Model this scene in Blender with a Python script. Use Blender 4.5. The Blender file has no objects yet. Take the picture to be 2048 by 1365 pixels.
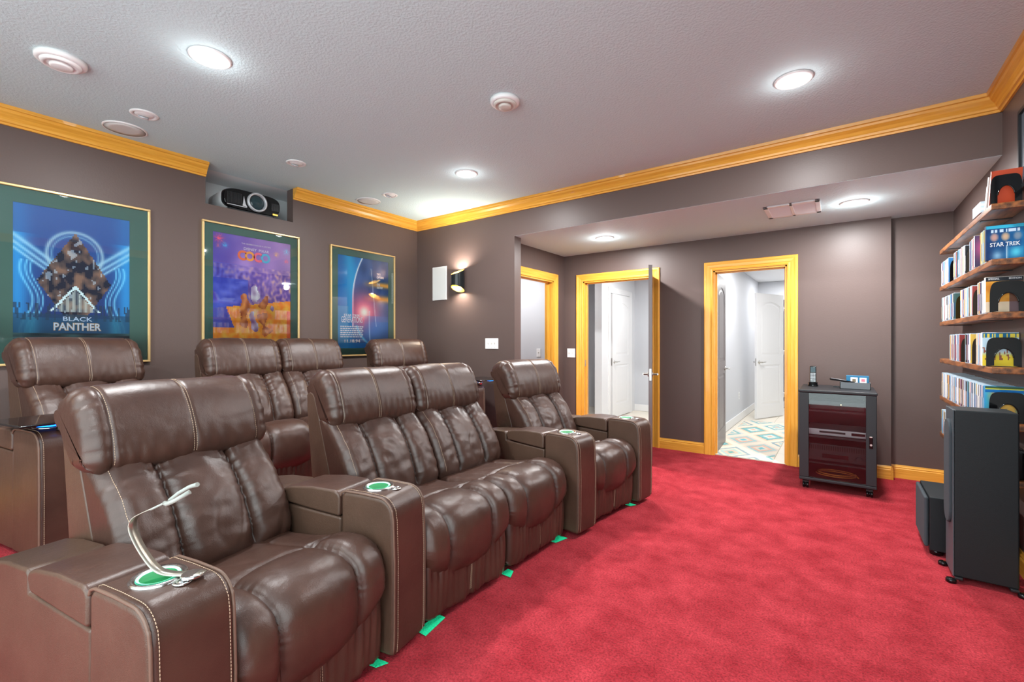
import bpy, bmesh, math, random
from mathutils import Vector, Matrix, noise
random.seed(7)
SC = bpy.context.scene
COL = SC.collection
PI = math.pi

# ------------------------------------------------------------------ camera
cam_d = bpy.data.cameras.new('camera'); cam = bpy.data.objects.new('camera', cam_d); COL.objects.link(cam)
cam_d.sensor_fit = 'HORIZONTAL'; cam_d.sensor_width = 36.0; cam_d.lens = 16.0
cam_d.clip_start = 0.03
CAMH = 1.26; YAW = math.radians(35.83)
cam.location = (0, 0, CAMH); cam.rotation_euler = (PI/2, 0, YAW)
SC.camera = cam
# ------------------------------------------------------------------ world, exposure
wd = bpy.data.worlds.new('world'); SC.world = wd; wd.use_nodes = True
wd.node_tree.nodes['Background'].inputs[0].default_value = (0.84, 0.98, 1.0, 1)
wd.node_tree.nodes['Background'].inputs[1].default_value = 3.5
SC.view_settings.view_transform = 'Standard'; SC.view_settings.look = 'None'
SC.view_settings.exposure = 0.38; SC.view_settings.gamma = 1.0; SC.view_settings.use_curve_mapping = False

# ------------------------------------------------------------------ lights
def area(name, loc, size, energy, color=(1, 1, 1), rot=(0, 0, 0), shape='DISK', sy=None, spread=PI):
    d = bpy.data.lights.new(name, 'AREA'); d.shape = shape; d.size = size
    if sy: d.size_y = sy
    d.energy = energy; d.color = color; d.spread = spread
    o = bpy.data.objects.new(name, d); COL.objects.link(o); o.location = loc; o.rotation_euler = rot
    return o
def point(name, loc, r, energy, color=(1, 1, 1)):
    d = bpy.data.lights.new(name, 'POINT'); d.shadow_soft_size = r; d.energy = energy; d.color = color
    o = bpy.data.objects.new(name, d); COL.objects.link(o); o.location = loc
    return o
LAMP = 30.0; HALO = 1.0
ROOM = 38.0
CEIL = 2.765; ALC = 2.395
MAIN_LAMPS = [(-2.71, 1.02), (-0.22, 3.07), (-2.72, 3.07)]
HIDDEN_LAMPS = [(-2.71, -0.9), (-0.22, -0.9)]
ALC_LAMPS = [(-2.10, 4.65), (0.09, 4.65)]
# lamps of the rooms beyond the doors
area('hall_lamp', (-0.5, 7.0, 2.37), 0.7, ROOM*0.8)
area('hall_lamp_far', (-0.6, 9.3, 2.37), 0.4, ROOM*0.5)
area('landing_lamp', (-2.2, 6.7, 2.37), 0.6, ROOM*0.55)
area('stair_lamp', (-3.7, 6.1, 2.37), 0.3, ROOM*0.15)
area('closet_lamp', (-3.75, 4.8, 2.37), 0.4, ROOM*0.45)

# ------------------------------------------------------------------ materials
def s2l(c):
    return tuple(((v/255)/12.92 if v/255 <= 0.04045 else ((v/255+0.055)/1.055)**2.4) for v in c)
MATS = {}
def mat(name, rgb, rough=0.5, metal=0.0, emit=None, es=0.0, spec=0.5, coat=0.0, trans=0.0, alpha=1.0, ior=1.45):
    """rgb given as sRGB 0-255"""
    if name in MATS: return MATS[name]
    m = bpy.data.materials.new(name); m.use_nodes = True
    b = m.node_tree.nodes['Principled BSDF']
    b.inputs['Base Color'].default_value = (*s2l(rgb), 1)
    b.inputs['Roughness'].default_value = rough; b.inputs['Metallic'].default_value = metal
    b.inputs['Specular IOR Level'].default_value = spec
    b.inputs['Coat Weight'].default_value = coat
    b.inputs['Transmission Weight'].default_value = trans
    b.inputs['IOR'].default_value = ior
    b.inputs['Alpha'].default_value = alpha
    if emit:
        b.inputs['Emission Color'].default_value = (*s2l(emit), 1); b.inputs['Emission Strength'].default_value = es
    MATS[name] = m
    return m
def nodes_of(m): return m.node_tree.nodes, m.node_tree.links, m.node_tree.nodes['Principled BSDF']
def tex_noise(m, scale, detail=3, rough=0.55, vec=None, stretch=None):
    n, l, b = nodes_of(m)
    t = n.new('ShaderNodeTexNoise'); t.inputs['Scale'].default_value = scale
    t.inputs['Detail'].default_value = detail; t.inputs['Roughness'].default_value = rough
    tc = n.new('ShaderNodeTexCoord')
    if stretch:
        mp = n.new('ShaderNodeMapping'); mp.inputs['Scale'].default_value = stretch
        l.new(tc.outputs['Object'], mp.inputs['Vector']); l.new(mp.outputs['Vector'], t.inputs['Vector'])
    else:
        l.new(tc.outputs['Object'], t.inputs['Vector'])
    return t
def add_bump(m, scale, strength, dist=0.01, detail=3, stretch=None, prev=None):
    n, l, b = nodes_of(m)
    t = tex_noise(m, scale, detail, stretch=stretch)
    bp = n.new('ShaderNodeBump'); bp.inputs['Strength'].default_value = strength; bp.inputs['Distance'].default_value = dist
    l.new(t.outputs['Fac'], bp.inputs['Height'])
    if prev: l.new(prev.outputs['Normal'], bp.inputs['Normal'])
    l.new(bp.outputs['Normal'], b.inputs['Normal'])
    return bp
def add_ramp(m, scale, c0, c1, p0=0.35, p1=0.65, detail=4, stretch=None, rough=0.6):
    n, l, b = nodes_of(m)
    t = tex_noise(m, scale, detail, rough, stretch=stretch)
    r = n.new('ShaderNodeValToRGB')
    r.color_ramp.elements[0].position = p0; r.color_ramp.elements[1].position = p1
    r.color_ramp.elements[0].color = (*s2l(c0), 1); r.color_ramp.elements[1].color = (*s2l(c1), 1)
    l.new(t.outputs['Fac'], r.inputs['Fac']); l.new(r.outputs['Color'], b.inputs['Base Color'])
    return r

m_wall = mat('taupe_wall_paint', (93, 78, 74), 0.42, spec=0.4); add_bump(m_wall, 90, 0.05, 0.01)
m_ceil = mat('textured_ceiling_paint', (203, 224, 228), 0.75, spec=0.2)
_b = add_bump(m_ceil, 80, 0.34, 0.010, 2)
m_white = mat('white_paint', (228, 229, 231), 0.5)
m_grey = mat('pale_grey_paint', (205, 207, 212), 0.6)
m_trimwhite = mat('white_trim_paint', (236, 236, 236), 0.35)
m_door_dark = mat('taupe_door_paint', (110, 101, 100), 0.35)
# carpet: fine pile plus soft brushed mottling
m_carpet = mat('red_carpet', (170, 40, 55), 0.95, spec=0.1)
def carpet_nodes(m):
    n, l, b = nodes_of(m)
    fine = tex_noise(m, 105, 3, 0.75); med = tex_noise(m, 5.5, 6, 0.66)
    r1 = n.new('ShaderNodeValToRGB'); r1.color_ramp.elements[0].position = 0.34; r1.color_ramp.elements[1].position = 0.68
    r1.color_ramp.elements[0].color = (*s2l((166, 34, 46)), 1); r1.color_ramp.elements[1].color = (*s2l((206, 64, 75)), 1)
    l.new(med.outputs['Fac'], r1.inputs['Fac'])
    r2 = n.new('ShaderNodeValToRGB'); r2.color_ramp.elements[0].position = 0.3; r2.color_ramp.elements[1].position = 0.62
    r2.color_ramp.elements[0].color = (0.22, 0.16, 0.16, 1); r2.color_ramp.elements[1].color = (1, 1, 1, 1)
    l.new(fine.outputs['Fac'], r2.inputs['Fac'])
    mx = n.new('ShaderNodeMix'); mx.data_type = 'RGBA'; mx.blend_type = 'MULTIPLY'; mx.inputs[0].default_value = 0.8
    l.new(r1.outputs['Color'], mx.inputs[6]); l.new(r2.outputs['Color'], mx.inputs[7])
    l.new(mx.outputs[2], b.inputs['Base Color'])
    bp = n.new('ShaderNodeBump'); bp.inputs['Strength'].default_value = 0.8; bp.inputs['Distance'].default_value = 0.012
    l.new(fine.outputs['Fac'], bp.inputs['Height']); l.new(bp.outputs['Normal'], b.inputs['Normal'])
    b.inputs['Sheen Weight'].default_value = 0.08; b.inputs['Sheen Tint'].default_value = (1.0, 0.6, 0.62, 1)
carpet_nodes(m_carpet)
# honey oak
def oak(name, stretch, c0=(218, 152, 50), c1=(238, 178, 74)):
    m = mat(name, c1, 0.32, coat=0.25); add_ramp(m, 3.0, c0, c1, 0.3, 0.7, 5, stretch); return m
m_oak_x = oak('honey_oak_x', (1.2, 26, 26)); m_oak_y = oak('honey_oak_y', (26, 1.2, 26)); m_oak_z = oak('honey_oak_z', (26, 26, 1.2))
m_shelfwood = mat('rustic_shelf_wood', (120, 72, 40), 0.4, coat=0.2)
add_ramp(m_shelfwood, 6, (58, 36, 26), (168, 104, 56), 0.3, 0.7, 6, (6, 1.2, 6))
# leather
m_leather = mat('brown_leather', (68, 45, 37), 0.36, spec=0.62)
def leather_nodes(m, c0, c1, g=0.3):
    n, l, b = nodes_of(m)
    add_ramp(m, 5, c0, c1, 0.3, 0.7, 3)
    b0 = add_bump(m, 11, 0.11, 0.010, 6, (1, 1, 0.6)); n_t = [q for q in n if q.type == 'TEX_NOISE'][-1]; n_t.inputs['Distortion'].default_value = 1.6
    b1 = add_bump(m, 34, 0.14, 0.008, 5, (1.6, 1, 0.6), prev=b0)
    add_bump(m, 420, g, 0.0016, 2, prev=b1)
leather_nodes(m_leather, (60, 39, 32), (75, 51, 42))
m_vinyl = mat('brown_vinyl_side', (78, 58, 46), 0.40, spec=0.6); leather_nodes(m_vinyl, (72, 53, 42), (84, 62, 50), 0.45)
m_piping = mat('brown_piping', (104, 80, 68), 0.42)
m_stitch = mat('tan_thread', (178, 152, 128), 0.7)
m_dark = mat('matte_black', (14, 13, 13), 0.8)  # near-black of the base frames, cabinet back and vent slots
m_black = mat('satin_black', (30, 32, 35), 0.38)
m_blackmetal = mat('black_powder_coat', (34, 36, 40), 0.45); add_bump(m_blackmetal, 300, 0.1, 0.002)
m_speaker = mat('charcoal_vinyl_wrap', (24, 30, 33), 0.5, spec=0.35); add_bump(m_speaker, 260, 0.18, 0.002)
m_grille = mat('speaker_cloth', (58, 66, 72), 0.9); add_bump(m_grille, 420, 0.8, 0.004)
m_gloss = mat('gloss_black', (16, 17, 19), 0.08)
m_chrome = mat('brushed_nickel', (200, 198, 194), 0.28, 1.0)
m_steel = mat('chrome_ring', (220, 222, 222), 0.18, 1.0)
m_plate = mat('white_plastic', (238, 238, 238), 0.35)
m_offw = mat('ivory_plastic', (214, 211, 203), 0.4)
m_greyp = mat('grey_grille_cloth', (218, 219, 217), 0.85); add_bump(m_greyp, 500, 0.4, 0.002)
m_lens = mat('lit_lens', (255, 255, 255), 0.5, emit=(255, 253, 248), es=9.0)
m_floorglow = mat('green_carpet_glow', (30, 200, 140), 0.5, emit=(10, 170, 110), es=0.42)  # green light on the carpet, put into an emissive material
_n, _l, _b = nodes_of(m_floorglow); _t = tex_noise(m_floorglow, 170, 3, 0.7); _r = _n.new('ShaderNodeValToRGB')
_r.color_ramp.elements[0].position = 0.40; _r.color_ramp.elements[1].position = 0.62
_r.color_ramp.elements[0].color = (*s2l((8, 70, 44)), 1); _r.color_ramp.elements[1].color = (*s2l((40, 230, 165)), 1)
_l.new(_t.outputs['Fac'], _r.inputs['Fac']); _l.new(_r.outputs['Color'], _b.inputs['Emission Color'])  # mottled emission imitates lit carpet pile
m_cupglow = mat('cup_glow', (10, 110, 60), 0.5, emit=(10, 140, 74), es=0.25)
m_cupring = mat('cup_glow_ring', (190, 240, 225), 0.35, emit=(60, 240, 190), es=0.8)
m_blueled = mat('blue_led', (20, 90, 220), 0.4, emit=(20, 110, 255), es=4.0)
m_mat = mat('green_mat_board', (74, 112, 103), 0.75)
m_gold = mat('pale_gold_frame', (222, 190, 132), 0.32, 0.55)
m_framedk = mat('frame_side', (40, 32, 26), 0.5)
m_glass = mat('clear_glass', (255, 255, 255), 0.02, trans=1.0, ior=1.45)
m_smoke = mat('smoked_glass', (60, 62, 66), 0.03, trans=1.0, ior=1.5)
m_brass = mat('sconce_brass', (224, 180, 80), 0.3, 0.9)
m_bulb = mat('sconce_lamp', (255, 240, 190), 0.5, emit=(255, 232, 150), es=9.0)
m_tile = mat('cream_floor_tile', (232, 224, 208), 0.35); 
m_silver = mat('silver_plastic', (190, 193, 198), 0.35, 0.4)
m_stairwood = mat('stair_oak', (206, 132, 78), 0.4)

def glassfix(m, tint=0.9, refl=0.06):
    """thin architectural glass: transparent with mirror reflections by fresnel"""
    nt = m.node_tree; nt.nodes.clear()
    out = nt.nodes.new('ShaderNodeOutputMaterial'); tr = nt.nodes.new('ShaderNodeBsdfTransparent'); gl = nt.nodes.new('ShaderNodeBsdfGlossy')
    fr = nt.nodes.new('ShaderNodeFresnel'); fr.inputs['IOR'].default_value = 1.5
    mx = nt.nodes.new('ShaderNodeMixShader')
    tr.inputs['Color'].default_value = (tint, tint, tint, 1); gl.inputs['Roughness'].default_value = 0.02
    nt.links.new(fr.outputs[0], mx.inputs[0]); nt.links.new(tr.outputs[0], mx.inputs[1]); nt.links.new(gl.outputs[0], mx.inputs[2])
    nt.links.new(mx.outputs[0], out.inputs[0])
glassfix(m_glass, 0.97); glassfix(m_smoke, 0.85)

def attr_mat(name, rough=0.5, spec=0.3):
    m = mat(name, (128, 128, 128), rough, spec=spec)
    n, l, b = nodes_of(m)
    a = n.new('ShaderNodeVertexColor'); a.layer_name = 'Col'
    l.new(a.outputs['Color'], b.inputs['Base Color'])
    return m
m_print = attr_mat('printed_paper', 0.55)
m_rug = attr_mat('woven_rug', 0.95, 0.1)

# ------------------------------------------------------------------ mesh helpers
class MB:
    def __init__(s): s.v = []; s.f = []; s.m = []; s.sm = []
    def add(s, vs, fs, mi=0, smooth=False):
        o = len(s.v); s.v += [tuple(p) for p in vs]
        for f in fs: s.f.append(tuple(i+o for i in f)); s.m.append(mi); s.sm.append(smooth)
        return s
    def box(s, a, b, mi=0):
        x0, y0, z0 = (min(a[i], b[i]) for i in range(3)); x1, y1, z1 = (max(a[i], b[i]) for i in range(3))
        return s.add([(x0,y0,z0),(x1,y0,z0),(x1,y1,z0),(x0,y1,z0),(x0,y0,z1),(x1,y0,z1),(x1,y1,z1),(x0,y1,z1)],
              [(3,2,1,0),(4,5,6,7),(0,1,5,4),(1,2,6,5),(2,3,7,6),(3,0,4,7)], mi)
    def quad(s, pts, mi=0): return s.add(pts, [(0,1,2,3)], mi)
    def prism(s, poly, axis, a, b, mi=0, smooth=False):
        """poly: 2D points; axis 'x','y','z' extrusion; coords order: x->(y,z) y->(x,z) z->(x,y)"""
        def P(p, t):
            return {'x': (t, p[0], p[1]), 'y': (p[0], t, p[1]), 'z': (p[0], p[1], t)}[axis]
        n = len(poly); ar = sum(poly[i][0]*poly[(i+1) % n][1]-poly[(i+1) % n][0]*poly[i][1] for i in range(n))
        pl = list(poly) if ar > 0 else list(poly)[::-1]
        if axis == 'y': pl = pl[::-1]
        if a > b: a, b = b, a
        vs = [P(p, a) for p in pl]+[P(p, b) for p in pl]
        s.add(vs, [tuple(range(n))[::-1], tuple(range(n, 2*n))], mi)
        o = len(s.v)-2*n
        for i in range(n):
            j = (i+1) % n; s.f.append((o+i, o+j, o+n+j, o+n+i)); s.m.append(mi); s.sm.append(smooth)
        return s
    def lathe(s, prof, c=(0,0,0), seg=32, axis='z', mi=0, smooth=True, cap=True):
        """prof: list of (r, h)"""
        def P(r, h, t):
            x, y = r*math.cos(t), r*math.sin(t)
            q = {'z': (x, y, h), 'x': (h, x, y), 'y': (y, h, x)}[axis]
            return (c[0]+q[0], c[1]+q[1], c[2]+q[2])
        vs = [P(r, h, 2*PI*k/seg) for (r, h) in prof for k in range(seg)]
        fs = []
        for i in range(len(prof)-1):
            for k in range(seg):
                k2 = (k+1) % seg; fs.append((i*seg+k, i*seg+k2, (i+1)*seg+k2, (i+1)*seg+k))
        s.add(vs, fs, mi, smooth)
        if cap:
            o = len(s.v)-len(vs)
            if prof[0][0] > 1e-6: s.f.append(tuple(o+k for k in range(seg))[::-1]); s.m.append(mi); s.sm.append(False)
            if prof[-1][0] > 1e-6: s.f.append(tuple(o+(len(prof)-1)*seg+k for k in range(seg))); s.m.append(mi); s.sm.append(False)
        return s
    def tube(s, pts, r, seg=8, mi=0, closed=False):
        pts = [Vector(p) for p in pts]; n = len(pts); up = None; vs = []
        for i, p in enumerate(pts):
            a = pts[i-1] if (i > 0 or closed) else pts[i]; b = pts[(i+1) % n] if (i < n-1 or closed) else pts[i]
            d = (b-a).normalized()
            if up is None:
                up = Vector((0,0,1)) if abs(d.z) < 0.9 else Vector((1,0,0))
            x = d.cross(up).normalized(); up = x.cross(d).normalized()
            rr = r[i] if isinstance(r, (list, tuple)) else r
            for k in range(seg):
                t = 2*PI*k/seg; vs.append(p + (x*math.cos(t)+up*math.sin(t))*rr)
        fs = []
        for i in range(n-1 if not closed else n):
            for k in range(seg):
                k2 = (k+1) % seg; j = (i+1) % n
                fs.append((i*seg+k, i*seg+k2, j*seg+k2, j*seg+k))
        s.add(vs, fs, mi, True)
        if not closed:
            o = len(s.v)-len(vs)
            s.f.append(tuple(o+k for k in range(seg))[::-1]); s.m.append(mi); s.sm.append(False)
            s.f.append(tuple(o+(n-1)*seg+k for k in range(seg))); s.m.append(mi); s.sm.append(False)
        return s
    def stitches(s, pts, step=0.009, ln=0.006, r=0.0011):
        """dashed thread along a polyline"""
        pts = [Vector(p) for p in pts]; acc = [0]
        for i in range(1, len(pts)): acc.append(acc[-1]+(pts[i]-pts[i-1]).length)
        def at(t):
            for i in range(1, len(pts)):
                if t <= acc[i] or i == len(pts)-1:
                    k = (t-acc[i-1])/max(1e-9, acc[i]-acc[i-1]); return pts[i-1].lerp(pts[i], k)
        t = 0
        while t+ln < acc[-1]:
            a, b = at(t), at(t+ln); d = (b-a).normalized(); up = Vector((0,0,1)) if abs(d.z) < 0.9 else Vector((1,0,0))
            x = d.cross(up).normalized()*r; y = x.cross(d).normalized()*r
            vs = [a+x, a+y, a-x, a-y, b+x, b+y, b-x, b-y]
            s.add(vs, [(0,1,5,4),(1,2,6,5),(2,3,7,6),(3,0,4,7),(3,2,1,0),(4,5,6,7)])
            t += step
        return s
    def mesh(s, name, mats):
        me = bpy.data.meshes.new(name); me.from_pydata(s.v, [], s.f)
        for m in (mats if isinstance(mats, (list, tuple)) else [mats]): me.materials.append(m)
        me.polygons.foreach_set('material_index', s.m); me.polygons.foreach_set('use_smooth', s.sm)
        me.update(); return me
    def build(s, name, mats, parent=None, bevel=0, seg=2):
        return link(name, s.mesh(name, mats), parent, bevel, seg)
def link(name, me, parent=None, bevel=0, seg=2):
    o = bpy.data.objects.new(name, me); COL.objects.link(o)
    if parent: o.parent = parent
    if bevel:
        b = o.modifiers.new('bevel', 'BEVEL'); b.width = bevel; b.segments = seg; b.limit_method = 'ANGLE'; b.angle_limit = 0.6
        b.harden_normals = False
        for p in me.polygons: p.use_smooth = True
        try:
            sm = o.modifiers.new('wn', 'WEIGHTED_NORMAL'); sm.keep_sharp = False
        except Exception: pass
    return o
def tag(o, label, cat, group=None):
    o['label'] = label; o['category'] = cat
    if group: o['group'] = group
    return o
def structure(o): o['kind'] = 'structure'; return o
def thing(name, label, cat, loc=(0,0,0), rz=0, group=None):
    o = bpy.data.objects.new(name, None); COL.objects.link(o); o.empty_display_size = 0.1
    o.location = loc; o.rotation_euler = (0, 0, rz); return tag(o, label, cat, group)
def copy_tree(o, parent=None):
    c = o.copy(); COL.objects.link(c); c.parent = parent
    for ch in o.children:
        copy_tree(ch, c)
    return c
def text_mesh(body, size, m, parent, loc, rot, name='lettering', depth=0.0006, bold=0.0, sx=1.0, align='CENTER', space=1.0):
    cu = bpy.data.curves.new(name, 'FONT'); cu.body = body; cu.size = size; cu.align_x = align; cu.align_y = 'CENTER'
    cu.extrude = depth; cu.offset = bold; cu.space_character = space; cu.resolution_u = 3
    t = bpy.data.objects.new('tmp', cu); COL.objects.link(t)
    dg = bpy.context.evaluated_depsgraph_get()
    me = bpy.data.meshes.new_from_object(t.evaluated_get(dg)); bpy.data.objects.remove(t); bpy.data.curves.remove(cu)
    me.name = name; me.materials.clear(); me.materials.append(m)
    o = link(name, me, parent); o.location = loc; o.rotation_euler = rot; o.scale = (sx, 1, 1)
    return o

# ------------------------------------------------------------------ the room
PX, WY, RX, BY, RBY = -4.38, 4.0, 0.80, 5.38, 5.48     # poster wall, side wall, shelf wall, alcove back walls
Y0 = -1.6
JX = -2.855                                             # edge of the alcove opening
LX = -3.02                                              # alcove left wall
structure(MB().box((PX-0.2, Y0, -0.1), (RX+0.2, 5.40, 0)).box((0.30, 5.40, -0.1), (RX+0.2, 5.56, 0)).build('floor', m_carpet))
structure(MB().box((PX, Y0, 0), (-2.87, WY, 0.18)).build('floor_riser', m_carpet, bevel=0.02))
structure(MB().box((PX-0.11, Y0, CEIL), (RX+0.15, WY+0.06, CEIL+0.1)).build('ceiling', m_ceil))
structure(MB().box((LX-0.1, WY+0.0015, ALC), (RX+0.15, RBY+0.1, ALC+0.1)).build('ceiling_alcove', m_ceil))
# poster wall with the projector opening
NY0, NY1, NZ = 1.612, 2.375, 2.432
w = MB(); w.box((PX-0.11, Y0, 0), (PX, NY0, CEIL)); w.box((PX-0.11, NY1, 0), (PX, WY+0.12, CEIL)); w.box((PX-0.11, NY0, 0), (PX, NY1, NZ))
structure(w.build('wall_left', m_wall))
n = MB(); n.box((PX-0.50, NY0-0.25, NZ-0.06), (PX-0.48, NY1+0.3, CEIL+0.05)); n.box((PX-0.50, NY0-0.25, NZ-0.06), (PX-0.11, NY1+0.3, NZ-0.04))
n.box((PX-0.50, NY1+0.3, NZ-0.06), (PX-0.11, NY1+0.32, CEIL+0.05)); n.box((PX-0.50, NY0-0.27, NZ-0.06), (PX-0.11, NY0-0.25, CEIL+0.05))
n.box((PX-0.50, NY0-0.27, CEIL), (PX-0.11, NY1+0.32, CEIL+0.02))
structure(n.build('wall_projector_recess', m_white))
# side wall and soffit over the alcove
w = MB(); w.box((PX, WY, 0), (JX, WY+0.12, CEIL)); w.box((JX, WY, ALC+0.001), (RX, WY+0.12, CEIL))
structure(w.build('wall_back', m_wall))
structure(MB().box((RX, 0.15, 0), (RX+0.12, RBY+0.1, CEIL)).build('wall_right', m_wall))
structure(MB().box((PX, Y0-0.1, 0), (-2.9, Y0, CEIL)).build('wall_front', m_wall))
# alcove left wall with doorway
D0a, D0b, DH = 4.28, 5.10, 2.035
w = MB(); w.box((LX-0.12, WY+0.12, 0), (LX, D0a, ALC)); w.box((LX-0.12, D0b, 0), (LX, BY+0.0, ALC)); w.box((LX-0.12, D0a, DH), (LX, D0b, ALC))
structure(w.build('wall_alcove_left', m_wall))
# alcove back wall with two doorways
D1a, D1b, D2a, D2b = -2.735, -1.825, -1.14, -0.44
w = MB()
for a, b in ((LX-0.12, D1a), (D1b, D2a), (D2b, 0.373)): w.box((a, BY, 0), (b, BY+0.12, ALC))
for a, b in ((D1a, D1b), (D2a, D2b)): w.box((a, BY, DH), (b, BY+0.12, ALC))
structure(w.build('wall_alcove_back', m_wall))
structure(MB().box((0.373, RBY, 0), (RX, RBY+0.1, ALC)).build('wall_alcove_recess', m_wall))

# ---- rooms beyond
m_floor2 = m_tile
structure(MB().box((-1.35, 5.40, -0.1), (1.2, 10.2, -0.004)).build('floor_hall', m_tile))
structure(MB().box((-4.6, 5.40, -0.1), (-1.35, 9.0, -0.001)).build('floor_landing', m_tile))
structure(MB().box((-4.6, 4.12, -0.1), (LX-0.1, 5.62, 0.0)).build('floor_side_room', m_tile))
structure(MB().box((-4.6, 4.12, ALC+0.005), (LX-0.1, 5.5, ALC+0.1)).build('ceiling_side_room', m_white))
structure(MB().box((-4.6, 5.5, ALC+0.005), (1.2, 10.2, ALC+0.1)).build('ceiling_hall', m_white))
structure(MB().box((-4.6, 5.5, 0), (LX-0.0, 5.62, ALC)).build('wall_side_room_back', m_grey))
structure(MB().box((-4.6, 4.12, 0), (-4.5, 5.5, ALC)).build('wall_side_room_left', m_grey))
structure(MB().box((-1.42, 5.5, 0), (-1.30, 10.2, ALC)).build('wall_hall_left', m_grey))
structure(MB().box((-1.30, 10.0, 0), (1.2, 10.1, ALC)).build('wall_hall_back', m_grey))
structure(MB().box((0.9, 5.6, 0), (1.0, 10.0, ALC)).build('wall_hall_right', m_grey))
structure(MB().box((-4.6, 8.0, 0), (-1.42, 8.1, ALC)).build('wall_landing_back', m_grey))
structure(MB().box((-4.62, 5.6, 0), (-4.5, 8.0, ALC)).build('wall_stair_left', m_grey))
structure(MB().box((-3.15, 6.6, 0), (-3.03, 8.0, ALC)).build('wall_landing_left', m_white))
# hall and landing skirting
bb = lambda a, b: MB().box(a, b)
structure(bb((-1.30, 5.6, 0), (-1.283, 10.0, 0.12)).build('baseboard_hall_left', m_trimwhite, bevel=0.005))
structure(bb((-1.28, 9.983, 0), (0.9, 10.0, 0.12)).build('baseboard_hall_back', m_trimwhite, bevel=0.005))
structure(bb((-3.03, 7.983, 0), (-1.42, 8.0, 0.12)).build('baseboard_landing_back', m_trimwhite, bevel=0.005))
# stair skirt and steps seen past the landing corner
st = thing('staircase', 'oak stair flight behind the landing corner, just above the far armrest', 'stairs', (-3.6, 6.3, 0))
for k in range(3):
    MB().box((-0.30-0.24*k, -0.6, 0), (0.0-0.24*k, 0.9, 0.19*(k+1)-0.03)).build('riser', m_trimwhite, st)
    MB().box((-0.30-0.24*k, -0.6, 0.19*(k+1)-0.03), (0.02-0.24*k, 0.9, 0.19*(k+1))).build('tread', m_stairwood, st, bevel=0.006)
MB().prism([(0.03, 0.0), (0.03, 0.22), (-0.85, 0.92), (-0.85, 0.0)], 'y', 0.9, 0.93).build('skirt_board', m_stairwood, st)

# ------------------------------------------------------------------ trims
CROWN = [(0, 0.108), (0, 0), (0.012, 0), (0.016, 0.012), (0.026, 0.016), (0.030, 0.030), (0.044, 0.052), (0.064, 0.070), (0.070, 0.084), (0.080, 0.088), (0.084, 0.108)]
def crown(name, axis, a, b, base, sgn, m):
    z = CEIL-0.108-0.0
    prof = [(base+sgn*p[0], z+p[1]-0.0005) for p in CROWN]
    ax = 'y' if axis == 'y' else 'x'
    return structure(MB().prism(prof, ax, a, b).build(name, m))
crown('trim_1', 'y', Y0, NY0, PX, 1, m_oak_y)
crown('trim_2', 'y', NY1, WY, PX, 1, m_oak_y)
crown('trim_3', 'x', PX, RX, WY, -1, m_oak_x)
crown('trim_4', 'y', 0.15, WY, RX, -1, m_oak_y)
BASE = [(0, 0), (0.016, 0), (0.016, 0.085), (0.011, 0.092), (0.013, 0.100), (0.007, 0.110), (0.005, 0.120), (0, 0.120)]
def base(name, axis, a, b, at, sgn, m, z=0):
    prof = [(at+sgn*p[0], z+p[1]) for p in BASE]
    return structure(MB().prism(prof, axis, a, b).build(name, m))
base('baseboard_left', 'y', Y0, WY, PX, 1, m_oak_y, 0.18)
base('baseboard_back', 'x', PX, JX-0.03, WY, -1, m_oak_x, 0.16)
base('baseboard_right', 'y', 0.15, RBY, RX, -1, m_oak_y)
base('baseboard_alcove_a', 'x', LX, D1a-0.09, BY, -1, m_oak_x)
base('baseboard_alcove_b', 'x', D1b+0.09, D2a-0.09, BY, -1, m_oak_x)
base('baseboard_alcove_c', 'x', D2b+0.09, 0.3725, BY, -1, m_oak_x)
base('baseboard_alcove_d', 'x', 0.373, RX, RBY, -1, m_oak_x)
base('baseboard_alcove_e', 'y', BY-0.016, RBY, 0.373, 1, m_oak_y)
CAS = [(0.0, 0.0), (0.0, 0.013), (0.012, 0.017), (0.026, 0.013), (0.034, 0.016), (0.060, 0.020), (0.074, 0.024), (0.086, 0.024), (0.094, 0.018), (0.094, 0.0)]
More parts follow.
